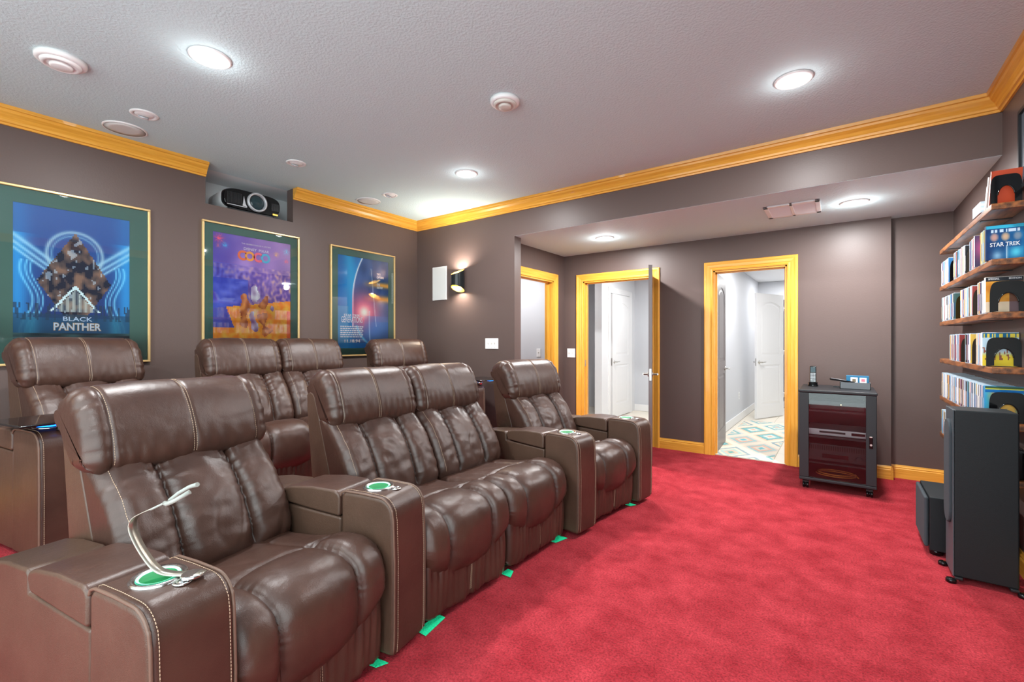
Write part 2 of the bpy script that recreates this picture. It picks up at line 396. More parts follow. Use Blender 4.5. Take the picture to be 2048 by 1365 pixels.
def casing(name, plane, a, b, h, at, sgn, mside, mtop, jamb=0.12):
    """casing round an opening a..b, height h; plane 'y' (wall at y=at) or 'x'"""
    root = bpy.data.objects.new(name, None); COL.objects.link(root); structure(root)
    def P(u, d, z): return (u, at+sgn*d, z) if plane == 'y' else (at+sgn*d, u, z)
    n = len(CAS)
    def strip(nm, pa, pb, m):
        s = MB(); vs = [pa(o, t) for o, t in CAS]+[pb(o, t) for o, t in CAS]
        fs = [(i, (i+1) % n, n+(i+1) % n, n+i) for i in range(n)]+[tuple(range(n)), tuple(range(n, 2*n))[::-1]]
        s.add(vs, fs); o = s.build(nm, m, root)
        bm = bmesh.new(); bm.from_mesh(o.data); bmesh.ops.recalc_face_normals(bm, faces=bm.faces); bm.to_mesh(o.data); bm.free()
    strip('casing_side', lambda o, t: P(a-o, t, 0), lambda o, t: P(a-o, t, h+o), mside)
    strip('casing_side', lambda o, t: P(b+o, t, 0), lambda o, t: P(b+o, t, h+o), mside)
    strip('casing_head', lambda o, t: P(a-o, t, h+o), lambda o, t: P(b+o, t, h+o), mtop)
    def jb(nm, u0, u1, z0, z1, m):
        p, q = P(u0, 0.0, z0), P(u1, -jamb, z1); MB().box(p, q).build(nm, m, root)
    jb('jamb', a, a+0.016, 0, h, mside); jb('jamb', b-0.016, b, 0, h, mside); jb('jamb', a, b, h-0.016, h, mtop)
    def stop(u0, u1, z0, z1, m):
        p, q = P(u0, -0.055, z0), P(u1, -0.085, z1); MB().box(p, q).build('door_stop', m, root)
    stop(a+0.016, a+0.028, 0, h-0.016, mside); stop(b-0.028, b-0.016, 0, h-0.016, mside); stop(a+0.016, b-0.016, h-0.028, h-0.016, mtop)
    return root
casing('trim_5', 'y', D1a, D1b, DH, BY, -1, m_oak_z, m_oak_x)
casing('trim_6', 'y', D2a, D2b, DH, BY, -1, m_oak_z, m_oak_x)
casing('trim_7', 'x', D0a, D0b, DH, LX, 1, m_oak_z, m_oak_y)

# ------------------------------------------------------------------ doors
def arch_poly(x0, x1, z0, z1, rise):
    pts = [(x0, z0), (x1, z0), (x1, z1-rise)]
    n = 12; c = (x0+x1)/2; hw = (x1-x0)/2; R = (hw*hw+rise*rise)/(2*rise)
    a0 = math.asin(hw/R)
    for k in range(1, n): 
        a = a0-2*a0*k/n; pts.append((c+R*math.sin(a), z1-R+R*math.cos(a)))
    pts.append((x0, z1-rise)); return pts
def inset(poly, d):
    cx = sum(p[0] for p in poly)/len(poly); cz = sum(p[1] for p in poly)/len(poly)
    w_ = max(p[0] for p in poly)-min(p[0] for p in poly); h_ = max(p[1] for p in poly)-min(p[1] for p in poly)
    mx = (max(p[0] for p in poly)+min(p[0] for p in poly))/2; mz = (max(p[1] for p in poly)+min(p[1] for p in poly))/2
    return [(mx+(p[0]-mx)*(1-2*d/w_), mz+(p[1]-mz)*(1-2*d/h_)) for p in poly]
def door(name, width, height, loc, rz, m, handle_side=1, hinge_knuckles=True):
    """leaf along local +x from the hinge, thickness in y 0..0.035"""
    r = bpy.data.objects.new(name, None); COL.objects.link(r); r.location = loc; r.rotation_euler = (0, 0, rz); structure(r)
    T = 0.035
    MB().box((0, 0.005, 0.012), (width, T-0.005, height)).build('slab', m, r)
    s = 0.105
    polys = [arch_poly(s, width-s, 0.22, 0.87, 0.0001), arch_poly(s, width-s, 1.02, height-0.13, 0.07)]
    # stiles and rails as a face layer with openings: build borders as strips between outline and opening
    for side, y0, y1 in ((0, 0.0, 0.006), (1, T-0.006, T)):
        f = MB()
        f.box((0, y0, 0.012), (s, y1, height)); f.box((width-s, y0, 0.012), (width, y1, height))
        f.box((s, y0, 0.012), (width-s, y1, 0.22)); f.box((s, y0, 0.87), (width-s, y1, 1.02))
        top = polys[1]; arc = top[2:]
        f.prism([(width-s, height), (s, height)]+[arc[-1-i] for i in range(len(arc))], 'y', y0, y1)
        f.build('stile_and_rail', m, r)
        for pl in polys:
            q = inset(pl, 0.022); q2 = inset(pl, 0.048); ya = y1-0.0055 if side == 1 else y0+0.0055; yb = y1-0.0005 if side == 1 else y0+0.0005
            g = MB(); nn = len(q)
            vs = [(p[0], ya, p[1]) for p in q]+[(p[0], yb, p[1]) for p in q2]
            fs = [(i, (i+1) % nn, nn+(i+1) % nn, nn+i) for i in range(nn)]+[tuple(range(nn, 2*nn))]
            g.add(vs, fs); o = g.build('panel', m, r)
            bm = bmesh.new(); bm.from_mesh(o.data); bmesh.ops.recalc_face_normals(bm, faces=bm.faces); bm.to_mesh(o.data); bm.free()
    for ysgn, yb in ((-1, 0.0), (1, T)):
        h = MB(); x = width-0.06; z = 0.92
        h.lathe([(0.026, 0), (0.026, 0.008*ysgn), (0.010, 0.010*ysgn), (0.010, 0.05*ysgn)], (x, yb, z), 20, 'y')
        h.tube([(x, yb+0.05*ysgn, z), (x-0.03, yb+0.053*ysgn, z), (x-0.11, yb+0.05*ysgn, z+0.003)], [0.010, 0.009, 0.007], 10)
        h.build('door_handle', m_chrome, r)
    MB().box((width-0.001, 0.008, 0.86), (width+0.0015, T-0.008, 0.98)).build('latch_plate', m_chrome, r)
    for z in (0.2, 1.0, 1.82):
        MB().lathe([(0.007, z), (0.007, z+0.09)], (-0.005, 0.0, 0), 12).box((-0.004, -0.001, z), (0.03, 0.0008, z+0.09)).build('hinge', m_chrome, r)
    return r
# door of the left opening in the alcove back wall, swung out into the alcove and seen edge on
dl = door('door_1', 0.86, 2.03, (D1b-0.02, BY-0.028, 0.0), math.radians(-71.6), m_door_dark)
# door of the right opening, swung into the hall
door('door_2', 0.68, 2.02, (D2a+0.02, BY+0.10, 0), math.radians(93.5), m_door_dark)
# white doors beyond
door('door_3', 0.76, 2.03, (-0.81, 8.90, 0), math.radians(180+66), m_trimwhite)
door('door_4', 0.76, 2.03, (-3.03, 7.70, 0), math.radians(-90), m_trimwhite)
door('door_5', 0.80, 2.03, (-0.86, 9.96, 0), 0, m_trimwhite)
casing('trim_8', 'x', 6.92, 7.72, 2.04, -3.03, 1, m_trimwhite, m_trimwhite, 0.0)
casing('trim_9', 'y', -0.88, -0.04, 2.04, 10.0, -1, m_trimwhite, m_trimwhite, 0.0)
casing('trim_10', 'y', -2.46, -1.66, 2.04, 8.0, -1, m_trimwhite, m_trimwhite, 0.0)
# strike plate on the left jamb
MB().box((D1a+0.016, BY+0.02, 0.93), (D1a+0.019, BY+0.05, 1.01)).build('strike_plate', m_chrome, bpy.data.objects['trim_5'])

def switch(name, label, loc, normal, gangs, w=None):
    """wall plate with rocker toggles; normal '-y' or '+x'"""
    wd_ = w or (0.07+0.046*(gangs-1)); hh = 0.118
    rz = {'-y': 0, '+x': PI/2}[normal]
    r = thing(name, label, 'light switch', loc, rz)
    MB().box((-wd_/2, -0.007, -hh/2), (wd_/2, 0.0, hh/2)).build('wall_plate', m_plate, r, bevel=0.003)
    for k in range(gangs):
        x = (k-(gangs-1)/2)*0.046
        MB().box((x-0.005, -0.017, -0.003), (x+0.005, -0.006, 0.016)).build('toggle', m_offw, r, bevel=0.002)
        MB().lathe([(0.003, -0.0085), (0.003, -0.006)], (x, 0, 0.042), 8, 'y').build('screw', m_silver, r)
        MB().lathe([(0.003, -0.0085), (0.003, -0.006)], (x, 0, -0.042), 8, 'y').build('screw', m_silver, r)
    return r
switch('light_switch', 'white triple light switch plate on the taupe wall below the sconce', (-3.165, WY, 1.23), '-y', 3, 0.185)
switch('light_switch', 'white double light switch plate between the two oak door casings in the alcove corner', (-2.91, BY, 1.10), '-y', 2)
switch('light_switch', 'white single light switch on the pale wall seen through the left doorway', (-3.50, 5.5, 1.09), '-y', 1)
switch('light_switch', 'white switch plate beside the far white door, seen through the open middle doorway', (-2.62, 8.0, 1.14), '-y', 2)

# ------------------------------------------------------------------ ceiling fittings
def downlight(label, x, y, z, lamp=LAMP, halo=HALO):
    r = thing('downlight', label, 'ceiling light', (x, y, z), 0, 'round recessed downlights')
    MB().lathe([(0.099, 0), (0.098, -0.006), (0.090, -0.011), (0.078, -0.010), (0.073, -0.006), (0.073, 0)], (0,0,0), 48).build('trim_ring', m_plate, r)
    MB().lathe([(0.073, -0.0055), (0.060, -0.008), (0.03, -0.010), (0.0001, -0.0105)], (0,0,0), 48).build('lens', m_lens, r)
    area('downlight_beam', (x, y, z-0.013), 0.14, lamp)
    point('downlight_glow', (x, y, z-0.08), 0.05, halo)
downlight('lit round downlight on the ceiling above the nearest recliner', *MAIN_LAMPS[0], CEIL)
downlight('lit round downlight on the main ceiling, nearest the shelf wall', *MAIN_LAMPS[1], CEIL)
downlight('lit round downlight near the far corner of the main ceiling', *MAIN_LAMPS[2], CEIL)
downlight('lit round downlight behind the viewer, on the poster wall side', *HIDDEN_LAMPS[0], CEIL)
downlight('lit round downlight behind the viewer, on the shelf wall side', *HIDDEN_LAMPS[1], CEIL)
downlight('lit round downlight in the low alcove ceiling above the left open door', *ALC_LAMPS[0], ALC, LAMP*1.35, HALO*2.6)
downlight('lit round downlight in the low alcove ceiling beside the air vent', *ALC_LAMPS[1], ALC, LAMP*1.35, HALO*2.6)
def eyeball(label, x, y, rot):
    r = thing('eyeball_spotlight', label, 'ceiling light', (x, y, CEIL), rot, 'unlit eyeball spots aimed at the posters')
    MB().lathe([(0.078, 0), (0.077, -0.005), (0.066, -0.010), (0.056, -0.006), (0.054, 0.0)], (0,0,0), 36).build('trim_ring', m_plate, r)
    s = MB().lathe([(0.0001, -0.013), (0.02, -0.012), (0.04, -0.009), (0.052, -0.004), (0.053, -0.001)], (0,0,0), 32)
    s.build('eyeball', m_plate, r)
    c = MB().lathe([(0.028, 0), (0.028, -0.012), (0.022, -0.012), (0.020, -0.002), (0.0001, -0.002)], (0,0,0), 24).build('lamp_barrel', m_silver, r)
    c.location = (-0.014, 0, -0.010); c.rotation_euler = (0, math.radians(26), 0)
eyeball('small unlit eyeball spot beside the left flat ceiling speaker', -3.745, 1.02, 0)
eyeball('small unlit eyeball spot on the ceiling in front of the projector', -3.73, 2.05, 0)
eyeball('small unlit eyeball spot beside the right flat ceiling speaker', -3.76, 3.06, 0)
def ceil_speaker(label, x, y):
    r = thing('ceiling_speaker', label, 'speaker', (x, y, CEIL), 0, 'flat round ceiling speakers by the poster wall')
    MB().lathe([(0.125, 0), (0.124, -0.006), (0.119, -0.009), (0.116, -0.007)], (0,0,0), 48, cap=False).build('rim', m_plate, r)
    MB().lathe([(0.117, -0.0065), (0.07, -0.008), (0.0001, -0.008)], (0,0,0), 48).build('grille', m_greyp, r)
ceil_speaker('flat grey round ceiling speaker above the leftmost poster', -4.11, 1.01)
ceil_speaker('flat grey round ceiling speaker above the rightmost poster', -4.11, 3.06)
def detector(name, label, cat, x, y, R, mid):
    r = thing(name, label, cat, (x, y, CEIL))
    MB().lathe([(R, 0), (R*0.99, -0.018), (R*0.9, -0.026), (R*0.84, -0.026)], (0,0,0), 48).build('base_ring', m_plate, r)
    MB().lathe([(R*0.80, -0.024), (R*0.76, -0.036), (R*0.62, -0.042), (R*0.58, -0.034), (R*0.50, -0.034)], (0,0,0), 48).build('louvre_ring', mid, r)
    MB().lathe([(R*0.46, -0.032), (R*0.44, -0.046), (R*0.36, -0.050), (0.0001, -0.050)], (0,0,0), 40).build('centre_cap', mid, r)
detector('smoke_detector', 'round beige-centred smoke detector in the middle of the main ceiling', 'smoke detector', -1.70, 2.28, 0.092, m_offw)
detector('ceiling_diffuser', 'white round ringed ceiling diffuser at the upper left', 'air vent', -3.37, 0.56, 0.105, m_plate)
# return air grille in the alcove ceiling
v = thing('air_vent', 'white rectangular air vent with two slatted halves in the alcove ceiling', 'air vent', (-0.335, 4.585, ALC))
m_vent = mat('vent_white', (226, 226, 226), 0.4)
f = MB(); f.box((-0.2, -0.21, -0.012), (0.2, -0.165, 0)); f.box((-0.2, 0.165, -0.012), (0.2, 0.21, 0)); f.box((-0.2, -0.21, -0.012), (-0.165, 0.21, 0)); f.box((0.165, -0.21, -0.012), (0.2, 0.21, 0)); f.box((-0.012, -0.21, -0.012), (0.012, 0.21, 0))
f.build('frame', m_vent, v, bevel=0.003)
MB().box((-0.166, -0.166, -0.003), (0.166, 0.166, -0.0015)).build('duct', mat('vent_dark', (120, 120, 122), 0.8), v)
sl = MB().add([(-0.078, -0.007, 0.0), (0.078, -0.007, 0.0), (0.078, 0.007, -0.008), (-0.078, 0.007, -0.008), (-0.078, -0.007, 0.0012), (0.078, -0.007, 0.0012), (0.078, 0.007, -0.0068), (-0.078, 0.007, -0.0068)],
   [(0,1,2,3),(7,6,5,4),(0,4,5,1),(1,5,6,2),(2,6,7,3),(3,7,4,0)]).mesh('slat', m_vent)
for hx in (-0.09, 0.09):
    for k in range(18):
        o = link('slat', sl, v); o.location = (hx, -0.153+0.018*k, -0.003)

# ------------------------------------------------------------------ wall fittings
# in-wall speaker and sconce on the side wall
sp = thing('wall_speaker', 'white rectangular in-wall speaker beside the lit sconce', 'speaker', (-3.976, WY, 1.963))
MB().box((-0.12, -0.010, -0.204), (0.12, 0, 0.204)).build('frame', m_plate, sp, bevel=0.004)
MB().box((-0.112, -0.0125, -0.196), (0.112, -0.009, 0.196)).build('grille', m_greyp, sp)
m_scb = mat('sconce_black', (26, 32, 34), 0.25)
def sconce(label, loc, rz):
    sc = thing('wall_sconce', label, 'wall lamp', loc, rz, 'black slant-cut wall sconces')
    def shell(R, m, nm):
        s = MB(); n = 40; vs = []
        for k in range(n):
            t = 2*PI*k/n; x = R*math.cos(t); y = R*math.sin(t); sl_ = 0.46*y+0.10*x
            vs.append((x, y-0.088, 0.098+sl_)); vs.append((x, y-0.088, -0.098-0.46*y+0.0*x))
        s.add(vs, [(2*k, 2*k+1, 2*((k+1) % n)+1, 2*((k+1) % n)) for k in range(n)], 0, True); return s.build(nm, m, sc)
    shell(0.078, m_scb, 'shade'); shell(0.0755, m_brass, 'lining')
    MB().box((-0.03, -0.014, -0.06), (0.03, 0, 0.06)).build('back_plate', m_black, sc, bevel=0.003)
    for z in (0.045, -0.045):
        MB().lathe([(0.066, -0.004), (0.066, 0.004)], (0, -0.088, z), 28).build('lamp_disc', m_bulb, sc)
    M = Matrix.Translation(loc) @ Matrix.Rotation(rz, 4, 'Z')
    area('sconce_up', M @ Vector((0, -0.088, 0.06)), 0.10, 10.0, (1, 0.92, 0.82), (PI, 0, 0))
    area('sconce_down', M @ Vector((0, -0.088, -0.06)), 0.10, 5.0, (1, 0.92, 0.82), (0, 0, 0))
sconce('lit black sconce with slanted gold openings on the side wall', (-3.602, WY, 1.965), 0)
sconce('lit black sconce on the wall behind the viewer, left of the seats', (-3.655, Y0, 1.965), PI)

# ------------------------------------------------------------------ posters
def paint(o_name, w_, h_, nx, nz, fn, parent, y):
    """printed sheet in the local YZ plane facing +x: colour per cell"""
    vs = [(0, (i/nx-0.5)*w_, (j/nz-0.5)*h_) for j in range(nz+1) for i in range(nx+1)]
    fs = []; cols = []
    for j in range(nz):
        for i in range(nx):
            a = j*(nx+1)+i; fs.append((a, a+1, a+nx+2, a+nx+1)); cols.append(fn((i+0.5)/nx, (j+0.5)/nz))
    me = bpy.data.meshes.new(o_name); me.from_pydata(vs, [], fs); me.materials.append(m_print)
    ca = me.color_attributes.new('Col', 'FLOAT_COLOR', 'CORNER')
    buf = []
    for c in cols:
        l = s2l([max(0, min(255, v*1.13+4)) for v in c]); buf += [l[0], l[1], l[2], 1.0]*4
    ca.data.foreach_set('color', buf)
    o = link(o_name, me, parent); o.location = (y, 0, 0); return o
def mix(a, b, t):
    t = max(0, min(1, t)); return tuple(a[i]+(b[i]-a[i])*t for i in range(3))
def gs(d, w_): return math.exp(-(d/w_)**2)
def fbm(x, y, s=0): return noise.noise(Vector((x, y, s*3.1)))
def framed_poster(label, yc, zc, fw, fh, pw, ph, fn, nx, nz):
    r = thing('framed_poster', label, 'poster', (PX, yc, zc), 0, 'framed posters on the taupe wall')
    t = 0.016
    for nm, a, b in (('frame_rail', (0, -fw/2, fh/2-t), (0.028, fw/2, fh/2)), ('frame_rail', (0, -fw/2, -fh/2), (0.028, fw/2, -fh/2+t)),
                     ('frame_stile', (0, -fw/2, -fh/2+t), (0.028, -fw/2+t, fh/2-t)), ('frame_stile', (0, fw/2-t, -fh/2+t), (0.028, fw/2, fh/2-t))):
        MB().box(a, b).build(nm, m_gold, r, bevel=0.003)
    m_ = MB(); o = 0.012
    m_.box((0.004, -fw/2+t, ph/2), (o, fw/2-t, fh/2-t)); m_.box((0.004, -fw/2+t, -fh/2+t), (o, fw/2-t, -ph/2))
    m_.box((0.004, -fw/2+t, -ph/2), (o, -pw/2, ph/2)); m_.box((0.004, pw/2, -ph/2), (o, fw/2-t, ph/2))
    m_.build('mat_board', m_mat, r)
    pr = paint('print', pw, ph, nx, nz, fn, r, 0.0085)
    MB().box((0.0165, -fw/2+t, -fh/2+t), (0.0180, fw/2-t, fh/2-t)).build('glazing', m_glass, r)
    return r, pr
ROTP = (PI/2, 0, PI/2)
def art1(u, v):
    c = mix((14, 40, 92), (40, 84, 150), v); x = abs(u-0.5)
    c = mix(c, (40, 150, 215), 0.8*gs(x-0.47, 0.10)*(1 if v < 0.8 else 0.4))
    for k, (off, wd_) in enumerate(((0.0, 0.012), (0.05, 0.010), (0.09, 0.008))):   # angular blue bands
        lim = 0.86-off*1.2-0.35*max(0, x-0.18)
        if x > 0.2: c = mix(c, (150, 205, 225), 0.75*gs(v-(0.62+0.55*(x-0.2)-off), wd_*1.6))
        if v < 0.62: c = mix(c, (120, 205, 235), 0.7*gs(x-(0.40-off*0.9+0.05*math.sin(v*14)), wd_))
    rr = math.hypot(u-0.5, (v-0.68)*1.45)
    c = mix(c, (150, 185, 200), 0.8*gs(rr-0.24, 0.018)); c = mix(c, (110, 160, 190), 0.7*gs(rr-0.20, 0.01))
    d = abs(u-0.5)*1.25+abs(v-0.48)*1.1                              # dark faceted diamond with warm facets
    if d < 0.40 :
        k = fbm(u*9, v*11, 1)+0.5*fbm(u*22, v*24, 2)
        c = mix((18, 26, 44), (118, 92, 78), 0.5+1.3*k) if k > -0.12 else (16, 26, 46)
        if fbm(u*30, v*30, 5) > 0.42: c = mix(c, (170, 190, 205), 0.6)
    tri = 0.45-abs(u-0.5)*0.9
    if 0.26 < v < tri-0.02: c = mix(c, (168, 180, 176), 0.55+0.3*math.sin(u*120))
    if abs(v-tri) < 0.012 and v > 0.26: c = (190, 215, 220)
    if v < 0.22 and v > 0.10: c = mix(c, (24, 110, 150), 0.5); c = mix(c, (60, 200, 240), 0.7*gs(x-0.36, 0.06)); 
    if 0.2 < v < 0.32 and x > 0.17 and fbm(u*60, v*8, 3) > 0.1: c = mix(c, (30, 50, 70), 0.7)
    if v < 0.25: c = mix(c, (18, 58, 84), 0.6)
    if v < 0.11: c = mix((12, 34, 44), (60, 96, 100), 0.5+fbm(u*6, v*60, 4))
    return c
r1, p1 = framed_poster('gold-framed blue superhero film poster with a wide green mat, leftmost on the wall', 0.80, 1.69, 0.85, 1.185, 0.60, 0.96, art1, 72, 110)
m_t1 = mat('title_steel_blue', (186, 212, 238), 0.4); m_t1b = mat('title_gold_edge', (214, 176, 110), 0.4)
# lettering sits on the print: local frame facing +x
text_mesh('BLACK', 0.042, m_t1, p1, (0.002, 0.01, -0.277), ROTP, 'lettering', 0.0004, 0.0006, 1.15, space=1.05)
text_mesh('PANTHER', 0.072, m_t1b, p1, (0.0015, 0.01, -0.333), ROTP, 'lettering', 0.0003, 0.0028, 0.78)
text_mesh('PANTHER', 0.072, m_t1, p1, (0.0026, 0.01, -0.333), ROTP, 'lettering', 0.0003, 0.0002, 0.78)
def art2(u, v):
    if v > 0.42 + 0.10*u - 0.06:
        c = mix((92, 66, 150), (150, 120, 190), fbm(u*4, v*4, 1)+0.4)
        c = mix(c, (64, 84, 190), 0.7*gs(u-0.0, 0.35)*(1 if v < 0.75 else 0.5))
        k = fbm(u*26, v*26, 2)
        if v < 0.74: c = mix(c, (240, 190, 140), 0.9*max(0, k)*(0.4+u)); c = mix(c, (60, 40, 120), 0.9*max(0, -k))
        if v > 0.7: c = mix(c, (190, 160, 190), 0.5*u)
        for (a, b, col, s) in ((0.07, 0.95, (240, 90, 110), 0.05), (0.14, 0.90, (70, 190, 225), 0.03), (0.06, 0.885, (240, 120, 110), 0.02), (0.94, 0.92, (120, 200, 225), 0.035), (0.94, 0.83, (240, 110, 120), 0.025), (0.80, 0.885, (240, 190, 90), 0.025)):
            d = math.hypot(u-a, (v-b)*1.45); an = math.atan2(v-b, u-a)
            c = mix(c, col, gs(d, s)*(0.6+0.4*math.sin(an*9)))
        if u < 0.42 and v < 0.62: c = mix(c, mix((44, 62, 170), (90, 110, 210), fbm(u*8, v*20, 3)+0.4), 0.8)
    else:
        c = mix((236, 132, 40), (252, 176, 70), fbm(u*14, v*20, 4)+0.45)
        c = mix(c, (214, 100, 44), 0.6*max(0, fbm(u*40, v*40, 6)))
        if u < 0.36-v*0.55 and v > 0.20: c = mix(c, (56, 70, 180), 0.9)
    if u > 0.95 and v < 0.36: c = mix(c, (206, 70, 60), 0.6)
    # loose abstract colour dabs in the middle of the sheet
    k = fbm(u*7+2.0, v*9, 21); env = gs(u-0.5, 0.24)*gs(v-0.34, 0.20)
    if k*env > 0.12: c = mix((150, 74, 48), (224, 150, 80), fbm(u*20, v*20, 22)+0.4)
    elif k*env < -0.14: c = mix((214, 220, 226), (120, 90, 140), fbm(u*14, v*16, 23)+0.5)
    return c
r2, p2 = framed_poster('gold-framed purple and orange film poster under the projector', 2.005, 1.69, 0.85, 1.20, 0.68, 1.03, art2, 76, 116)
for ch, x, col in (('C', -0.112, (236, 116, 72)), ('O', -0.038, (240, 160, 66)), ('C', 0.04, (236, 104, 130)), ('O', 0.118, (70, 176, 214))):
    text_mesh(ch, 0.115, mat('title_'+ch+str(int(x*1000)), col, 0.5), p2, (0.0015, x*0.9-0.005, 0.338), ROTP, 'lettering', 0.0004, 0.005, 0.92)
text_mesh('DISNEY  PIXAR', 0.034, mat('title_white', (230, 226, 232), 0.5), p2, (0.0015, 0.02, 0.405), ROTP, 'lettering', 0.0003)
text_mesh('THE CELEBRATION OF A LIFETIME', 0.017, MATS['title_white'], p2, (0.0015, 0.02, 0.45), ROTP, 'lettering', 0.0003)
def art3(u, v):
    c = mix((14, 74, 136), (20, 108, 176), fbm(u*3, v*3, 1)+0.5)
    ex = ((u-0.62)/0.36)**2+((v-0.42)/0.60)**2
    c = mix(c, (24, 150, 200), 0.9*gs(u-(0.27-0.25*(v-0.5)**2), 0.13)*(1 if v > 0.32 else 0.4))
    if u < 0.2 and v < 0.45: c = mix(c, (96, 150, 180), 0.5)
    edge = 0.28+0.9*max(0, v-0.55)**2+0.0*u
    if u > edge and v > 0.30: c = mix((20, 62, 110), (52, 92, 148), fbm(u*6, v*6, 2)+0.5)
    if v > 0.24: c = mix(c, (226, 244, 248), 0.95*gs(u-edge, 0.012))
    if 0.3 < u: 
        for b, s in ((0.56, 0.035), (0.72, 0.03)):
            c = mix(c, (226, 164, 60), 0.9*gs(v-b, s)*min(1, max(0, (u-0.45)*3)))
    d = math.hypot(u-0.5, (v-0.40)*1.5)
    c = mix(c, (232, 100, 124), 0.98*gs(d, 0.32)*(1 if u > edge-0.02 else 0.2)); c = mix(c, (255, 236, 220), 0.95*gs(d, 0.10))
    if u > 0.5 and v < 0.36: c = mix(c, (66, 120, 190), 0.7*gs(math.hypot(u-0.72, (v-0.24)*1.2), 0.20))
    if v < 0.42 and v > 0.05: c = mix(c, (190, 225, 240), 0.55*gs(u-(0.60+0.3*(v-0.3)**2), 0.012))
    arc = math.hypot((u-0.95)/0.62, (v-0.34)/0.36)
    if v < 0.25: c = mix(c, (80, 200, 235), 0.7*gs(arc-1, 0.03))
    if 0.24 < v < 0.9: c = mix(c, (215, 230, 235), 0.5*gs(u-(0.64+0.16*(0.88-v)), 0.008)) if u > 0.55 else c
    if v < 0.06: c = mix(c, (30, 120, 190), 0.6)
    return c
r3, p3 = framed_poster('gold-framed deep blue space film poster nearest the corner', 3.198, 1.688, 0.857, 1.19, 0.672, 1.012, art3, 72, 108)
m_tw = mat('title_pale', (225, 232, 238), 0.5)
text_mesh('STAR TREK', 0.036, m_tw, p3, (0.0015, -0.16, -0.146), ROTP, 'lettering', 0.0003, 0.0006, 1.15)
text_mesh('GENERATIONS', 0.092, m_tw, p3, (0.0015, -0.16, -0.196), ROTP, 'lettering', 0.0003, 0.0006, 0.44)
text_mesh('11.18.94', 0.045, m_tw, p3, (0.0015, -0.16, -0.43), ROTP, 'lettering', 0.0003, 0.001, 1.35)
text_mesh('TWO\nCAPTAINS', 0.036, m_tw, p3, (0.0015, 0.17, 0.33), ROTP, 'lettering', 0.0003, 0.001, 0.6, 'LEFT')
text_mesh('ONE\nDESTINY', 0.036, m_tw, p3, (0.0015, 0.17, 0.21), ROTP, 'lettering', 0.0003, 0.001, 0.6, 'LEFT')
cr = MB(); rr_ = random.Random(3)
for k in range(6):
    x = -0.305
    while x < -0.03:
        l = rr_.uniform(0.012, 0.035); cr.box((0.0008, x, -0.275-0.0225*k), (0.0014, min(x+l, -0.015), -0.263-0.0225*k)); x += l+0.006
cr.build('credit_block', m_tw, p3)['kind'] = 'stuff'

# projector
pj = thing('projector', 'black and silver video projector in the recess above the middle poster', 'projector', (PX-0.06, 2.03, 2.40))
MB().box((-0.40, -0.30, -0.006), (0.02, 0.33, 0.0)).build('mounting_shelf', m_white, pj)
outline = []
for k in range(40):
    t = 2*PI*k/40; c, s = math.cos(t), math.sin(t); e = 0.42
    outline.append((0.255*math.copysign(abs(c)**e, c), 0.155+0.092*math.copysign(abs(s)**0.6, s)))
def pj_shell(nm, x0, x1, sc0, sc1, m):
    s = MB(); n_ = len(outline)
    for i, (x, k) in enumerate(((x0, sc0), ((x0+x1)/2, (sc0+sc1)/2+0.012), (x1, sc1))):
        s.v += [(x, p[0]*k, 0.155+(p[1]-0.155)*k) for p in outline]
    for r_ in range(2):
        for i in range(n_): s.f.append((r_*n_+i, r_*n_+(i+1) % n_, (r_+1)*n_+(i+1) % n_, (r_+1)*n_+i)); s.m.append(0); s.sm.append(True)
    s.f.append(tuple(range(n_))[::-1]); s.f.append(tuple(range(2*n_, 3*n_))); s.m += [0, 0]; s.sm += [False, False]
    return s.build(nm, m, pj)
pj_shell('body', -0.36, -0.05, 0.94, 1.0, mat('pale_silver', (214, 216, 218), 0.3, 0.2))
pj_shell('front_bezel', -0.05, 0.0, 1.0, 0.96, m_gloss)
MB().box((-0.34, -0.2, 0.0), (-0.02, 0.2, 0.075)).build('underside', m_black, pj, bevel=0.01)
ln = MB(); ln.lathe([(0.088, -0.03), (0.088, 0.022), (0.076, 0.026), (0.070, 0.018), (0.066, -0.01)], (0, 0.03, 0.158), 40, 'x', cap=False); ln.build('lens_ring', m_silver, pj)
MB().lathe([(0.068, -0.006), (0.062, 0.002), (0.04, 0.012), (0.0001, 0.016)], (0, 0.03, 0.158), 36, 'x').build('lens', mat('lens_glass', (40, 60, 66), 0.06), pj)
for k in range(12):
    MB().box((-0.002, -0.225+0.0105*k, 0.105), (0.004, -0.219+0.0105*k, 0.205)).build('vent_fin', m_black, pj)
for k in range(8):
    MB().box((-0.002, 0.165+0.009*k, 0.115), (0.003, 0.170+0.009*k, 0.185)).build('vent_fin', m_black, pj)
MB().box((-0.004, -0.225, 0.088), (0.0035, -0.06, 0.094)).build('trim_line', m_silver, pj)
MB().prism([(-0.085, 0.19), (-0.095, 0.10), (-0.055, 0.095), (-0.07, 0.12)], 'x', -0.002, 0.004).build('accent', m_silver, pj)
MB().box((-0.001, 0.175, 0.072), (0.006, 0.225, 0.090)).build('badge', m_brass, pj, bevel=0.002)

